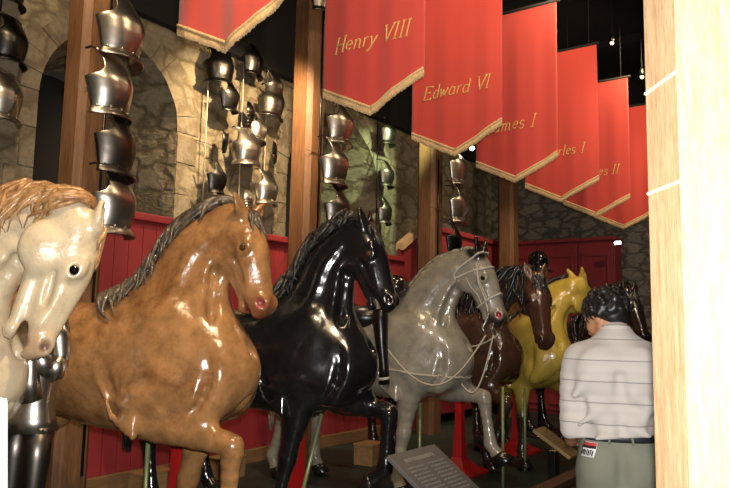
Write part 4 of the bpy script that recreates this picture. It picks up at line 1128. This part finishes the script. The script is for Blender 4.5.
def block(x, y, rz, d, label):
    r = empty('wooden_block', (x,y,ZF), rz, label, 'block', 'wooden blocks on the plinth')
    MB().box((0,0,d[2]/2),d, ch=.006).build('body', CRATE, r)
    MB().box((0,0,d[2]+.008),(d[0]+.01,d[1]+.01,.016), ch=.003).build('lid', CRATE, r)
block(6.30,4.36,.1,(.30,.22,.20),'tan wooden block between the legs of the black horse')
block(4.05,5.05,0,(.34,.2,.16),'wooden block by the far wall below the tan brown horse')
block(4.85,4.98,.1,(.30,.2,.18),'wooden block behind the raised brown foreleg')
# ------------------------------------------------------------------ lamps that show in the picture
def em(name, c, s):
    t = NT(name); t.b.inputs['Emission Color'].default_value = (*c,1); t.b.inputs['Emission Strength'].default_value = s; t.base(c); return t.m
BULBW = em('bulb_white', (1,.95,.85), 14); BULBO = em('bulb_orange', (1,.55,.2), 10)
def spot_fixture(p, mat, r, label):
    e = empty('spot_lamp', p, 0, label, 'lamp', 'small spot lamps in the dark')
    MB().sphere((0,0,0), r, 8).build('bulb', mat, e, True)
    MB().lathe([(r*1.25,-.0),(r*1.5,.05),(r*1.0,.10),(.012,.11)],(0,0,r*.5)).build('housing', BLACKGLOSS, e, True)
    MB().tube([(0,0,.11),(0,0,ZC-p[2]-.002)], .005, 6).build('drop_rod', CEILM, e)
spot_fixture(onY(472,148,4.4), BULBW, .035, 'small bright white lamp under the second lettered banner')
spot_fixture(tuple(onY(612,43,2.45)), BULBO, .022, 'tiny orange lamp in the dark beside the fourth lettered banner')
spot_fixture(tuple(onY(642,77,2.2)), BULBO, .022, 'tiny orange lamp in the dark near the pale timber post')
nl = empty('notice_light', onY(618,243,3.25), 0, 'small white lit box at the corner of the red cupboard', 'lamp')
MB().box((0,0,0),(.04,.12,.07), ch=.006).build('housing', BLACKGLOSS, nl); MB().box((-.022,0,0),(.006,.10,.05)).build('lens', BULBW, nl)
# ------------------------------------------------------------------ tack of the grey horse
gr, GT, GS = HEADS['grey']
def tack(name, label, cat):
    e = empty(name, tuple(gr.location), gr.rotation_euler.z, label, cat); e.scale = gr.scale; return e
def reinb(mid):
    P = np.array(mid)
    for _ in range(4):
        m = GS.ev(P) < .012
        if m.any(): P[m] = GS.project(P[m], .014, 2)
        P[1:-1] = .25*P[:-2]+.5*P[1:-1]+.25*P[2:]
    m = GS.ev(P) < .010
    if m.any(): P[m] = GS.project(P[m], .012, 3)
    MB().tube(P, .007, 6).build('rein', CORD, br, True)
br = tack('bridle', 'white cord bridle and reins on the grey horse', 'bridle')
def strap(pts, off, r, name, mat=WHITESTRAP, proj=True, par=br):
    P = np.array(pts); Q = [P[0]]
    for a, b in zip(P[:-1],P[1:]): Q += [a+(b-a)*t for t in np.linspace(0,1,9)[1:]]
    Q = np.array(Q)
    if proj: Q = GS.project(Q, off, 3)
    return MB().tube(Q, r, 6).build(name, mat, par, True)
def ring(u, v0, name, r=.009, du=0.0):
    pts = []
    for i in range(17):
        t = 2*PI*i/16; pts.append(GT(u+du*math.sin(t), v0+.16*math.sin(t), .13*math.cos(t)))
    strap(pts, .004, r, name)
ring(.40,-.03,'noseband'); ring(.10,-.03,'browband',.008,.03); ring(.0,-.06,'headstall',.009,-.03)
for sg in (-1,1):
    strap([GT(.05,.03,sg*.11),GT(.22,-.04,sg*.11),GT(.50,-.075,sg*.09)], .004, .008, 'cheek_strap')
    strap([GT(.08,-.02,sg*.12),GT(.40,-.03,sg*.10)], .004, .005, 'cheek_cord')
    strap([GT(.12,-.11,sg*.12),GT(.42,-.12,sg*.10)], .004, .005, 'chin_cord')
    bit = GT(.52,-.08,sg*.08)
    MB().tube([bit+V3(0,sg*.01,.04),bit,bit+V3(-.04,sg*.015,-.10),bit+V3(-.01,sg*.02,-.15)], .008, 8).build('bit_shank', STEEL, br, True)
    end = bit+V3(-.01,sg*.02,-.15)
    if sg < 0:
        mid = []
        for t in np.linspace(0,1,31): mid.append(end*(1-t)+V3(-.22,-.34,1.36)*t+V3(.10*math.sin(PI*t),-.12*math.sin(PI*t),-.42*math.sin(PI*t)))
        reinb(mid)
        mid = []
        for t in np.linspace(0,1,31): mid.append(end*(1-t)+V3(.42,-.12,.92)*t+V3(.06,0,-.22*math.sin(PI*t)))
        reinb(mid)
    else:
        mid = [end*(1-t)+V3(.0,.30,1.40)*t+V3(.02,0,-.16*math.sin(PI*t)) for t in np.linspace(0,1,13)]
        reinb(mid)
bp = [(-.35,-.32,1.30),(-.1,-.33,1.02),(.2,-.27,.98),(.44,-.10,.98),(.46,0,.98),(.44,.10,.98),(.2,.27,.98),(-.1,.33,1.02)]
strap(bp, .006, .008, 'breast_strap', CORD)
sd = tack('saddle', 'black saddle with round pommel and holster on the grey horse', 'saddle')
Ss = Solid()
Ss.add(Ell((-.48,0,1.42),(.30,.30,.16)), Ell((-.48,0,1.53),(.20,.2,.05),k=.05,sub=True), Seg((-.72,0,1.52),(-.80,0,1.66),(.20,.05),(.16,.03),k=.06), Seg((-.28,-.03,1.50),(-.14,-.12,1.62),(.12,.06),(.08,.05),k=.06))
solid_obj('seat', Ss, .018, LEATHER, sd)
MB().sphere((-.11,-.13,1.68),(.11,.11,.10),12).build('pommel', simple('dark_lacquer',(.02,.012,.010),.15,0,.3,8,0,.8), sd, True)
ho = MB().tube([(-.12,-.36,1.52),(-.11,-.375,1.40),(-.09,-.385,1.22),(-.07,-.375,1.02),(-.065,-.37,.90)], [.062,.066,.050,.040,.044], 14).build('holster', LEATHER, sd, True)
MB().tube([(-.122,-.36,1.56),(-.117,-.363,1.485)], [.072,.074], 14).build('band', WHITESTRAP, ho, True)
MB().tube([(-.070,-.374,.955),(-.068,-.372,.935)], [.046,.046], 14).build('band', WHITESTRAP, ho, True)
MB().tube([(-.13,-.33,1.53),(-.15,-.24,1.60),(-.17,-.05,1.64)], .02, 8, flat=(0,0,1)).build('strap', WHITESTRAP, sd, True)
# helmet on a pole beyond the dark brown horse
hp = onY(538,262,3.72)
hs = empty('helmet_stand', (hp[0],hp[1],ZF), 0, 'black pole stand carrying the round black helmet', 'stand')
MB().tube([(0,0,.03),(0,0,hp[2]-ZF-.12)], .02, 10).build('pole', BLACKGLOSS, hs, True); MB().lathe([(.2,0),(.2,.02),(.05,.04),(.021,.06)]).build('foot', BLACKGLOSS, hs, True)
hm = empty('helmet', (hp[0],hp[1],hp[2]-.12), .4, 'round glossy black helmet above the dark brown horse', 'helmet')
HB = MATS['black_paint']
MB().lathe([(.165,-.0),(.160,.02),(.142,.05),(.150,.10),(.148,.15),(.125,.21),(.085,.25),(.03,.272),(.006,.276)],(0,0,0),28).build('skull', HB, hm, True)
MB().tube([(.145*math.cos(t)*1.0,0,.11+.172*math.sin(t)) for t in np.linspace(.1,PI-.1,15)], .012, 8).build('comb', HB, hm, True)
MB().lathe([(.163,-.004),(.200,-.016),(.205,-.010),(.166,.006)],(0,0,0),28,cap=False).build('brim', HB, hm, True)
# armour figure between the white and the brown horse
af = empty('armour_figure', (2.08,3.60,ZF), PI, 'steel armour figure standing behind the white horse\'s head', 'armour')
def limb(pts, rad, name, mat, par): return MB().tube(pts, rad, 16).build(name, mat, par, True)
for sg in (-1,1):
    l = limb([(.0,sg*.12,.88),(.01,sg*.13,.72),(.02,sg*.13,.56),(.03,sg*.13,.50)], [.085,.085,.070,.060], 'cuisse', STEELDARK, af)
    limb([(.03,sg*.13,.545),(.035,sg*.13,.50),(.03,sg*.13,.45)], [.058,.072,.056], 'knee_cop', STEEL, l)
    limb([(.03,sg*.13,.46),(.0,sg*.13,.36),(.01,sg*.13,.2),(.02,sg*.13,.09)], [.054,.062,.050,.048], 'greave', STEEL, l)
    limb([(-.04,sg*.13,.045),(.06,sg*.13,.05),(.16,sg*.13,.035),(.24,sg*.13,.025)], [.045,.05,.048,.025], 'sabaton', STEELDARK, l)
    a = limb([(.0,sg*.22,1.40),(-.02,sg*.25,1.32),(-.03,sg*.26,1.25),(-.02,sg*.26,1.20)], [.085,.075,.06,.055], 'upper_arm', STEEL, af)
    limb([(-.03,sg*.26,1.24),(-.0,sg*.26,1.19),(.05,sg*.255,1.16)], [.056,.070,.054], 'elbow_cop', STEEL, a)
    g = limb([(.02,sg*.26,1.18),(.08,sg*.235,1.22),(.125,sg*.212,1.28)], [.056,.062,.05], 'vambrace', STEEL, a)
    limb([(.12,sg*.21,1.30),(.14,sg*.205,1.22),(.13,sg*.20,1.12),(.11,sg*.20,1.03)], [.046,.056,.060,.066], 'gauntlet_cuff', STEEL, a)
c_ = MB()
vs_ = [(z,w,d) for z,w,d in ((.86,.21,.17),(.93,.185,.15),(1.0,.165,.135),(1.1,.185,.155),(1.25,.20,.17),(1.36,.19,.14),(1.43,.13,.10),(1.47,.07,.07))]
n = 26; vv = [(d*math.cos(2*PI*j/n),w*math.sin(2*PI*j/n),z) for z,w,d in vs_ for j in range(n)]
c_.add(vv,[(i*n+j,i*n+(j+1)%n,(i+1)*n+(j+1)%n,(i+1)*n+j) for i in range(len(vs_)-1) for j in range(n)]+[tuple(range(n)),tuple((len(vs_)-1)*n+j for j in range(n))]).build('cuirass', STEEL, af, True)
MB().lathe([(.075,1.46),(.09,1.50),(.105,1.56),(.112,1.62),(.100,1.69),(.06,1.74),(.005,1.76)],(0,0,0),24).build('helmet', STEEL, af, True)
MB().box((0,0,.006),(.6,.6,.012)).build('base', BLACKGLOSS, af); af.scale = (.8,.8,1)
# ------------------------------------------------------------------ camera and light
cam = bpy.data.cameras.new('camera'); co_ = bpy.data.objects.new('camera', cam); COL.objects.link(co_)
cam.sensor_width = 36; cam.lens = 36*710/730; cam.clip_start = .02
M4 = Matrix(((cr[0],cu[0],-cf[0],CAM[0]),(cr[1],cu[1],-cf[1],CAM[1]),(cr[2],cu[2],-cf[2],CAM[2]),(0,0,0,1)))
co_.matrix_world = M4
bpy.context.scene.camera = co_
def lamp(name, typ, loc, energy, color=(1,1,1), target=None, size=.1, spot=60, blend=.4):
    d = bpy.data.lights.new(name, typ); d.energy = energy; d.color = color
    if typ == 'SPOT': d.spot_size = math.radians(spot); d.spot_blend = blend; d.shadow_soft_size = size
    elif typ == 'POINT': d.shadow_soft_size = size
    elif typ == 'AREA': d.size = size
    o = bpy.data.objects.new(name, d); COL.objects.link(o); o.location = loc
    if target is not None: o.rotation_euler = (Vector(target)-Vector(loc)).to_track_quat('-Z','Y').to_euler()
    return o
lamp('camera_flash', 'SPOT', tuple(CAM+cu*.09+cr*.03+cf*.05), 560, (1,.96,.92), tuple(CAM+cf*5), .03, 95, .6)
WARM = (1,.72,.42)
lamp('wall_spot', 'SPOT', (5.0,4.4,4.4), 520, WARM, (5.6,5.9,3.4), .05, 95, .8)
lamp('wall_spot', 'SPOT', (2.4,4.3,4.5), 60, WARM, (3.8,5.9,3.6), .05, 100, .8)
lamp('horse_spot', 'SPOT', (1.9,1.2,4.5), 320, WARM, (2.75,3.4,1.4), .06, 60, .6)
lamp('green_spot', 'SPOT', (8.0,4.5,4.5), 260, (.78,1,.55), (8.5,5.9,3.7), .05, 60, .7)
for i in range(4):  # unseen area lights added to put warm highlights on armour and horses
    lamp('highlight_fill', 'AREA', (1.5+2.4*i,2.0,4.9), 34, (1,.74,.44), (2.6+2.4*i,4.6,2.6), .55)
for i in range(4):
    lamp('banner_spot', 'SPOT', (2.2+2.4*i,1.0,4.5), 145, (1,.8,.6), (4.6+2.4*i,2.7,3.3), .06, 75, .7)
for i in range(5):  # unseen spots added to brighten the red boards behind the horses
    lamp('dado_fill', 'SPOT', (2.1+2.67*i,3.9,4.55), 190, (1,.78,.52), (2.4+2.67*i,5.2,1.4), .06, 85, .8)
w = bpy.data.worlds.new('world'); bpy.context.scene.world = w; w.use_nodes = True
w.node_tree.nodes['Background'].inputs[0].default_value = (.9,.75,.6,1); w.node_tree.nodes['Background'].inputs[1].default_value = .02
sc = bpy.context.scene
sc.view_settings.view_transform = 'Standard'; sc.view_settings.look = 'None'; sc.view_settings.exposure = 0.0; sc.view_settings.gamma = 1.0
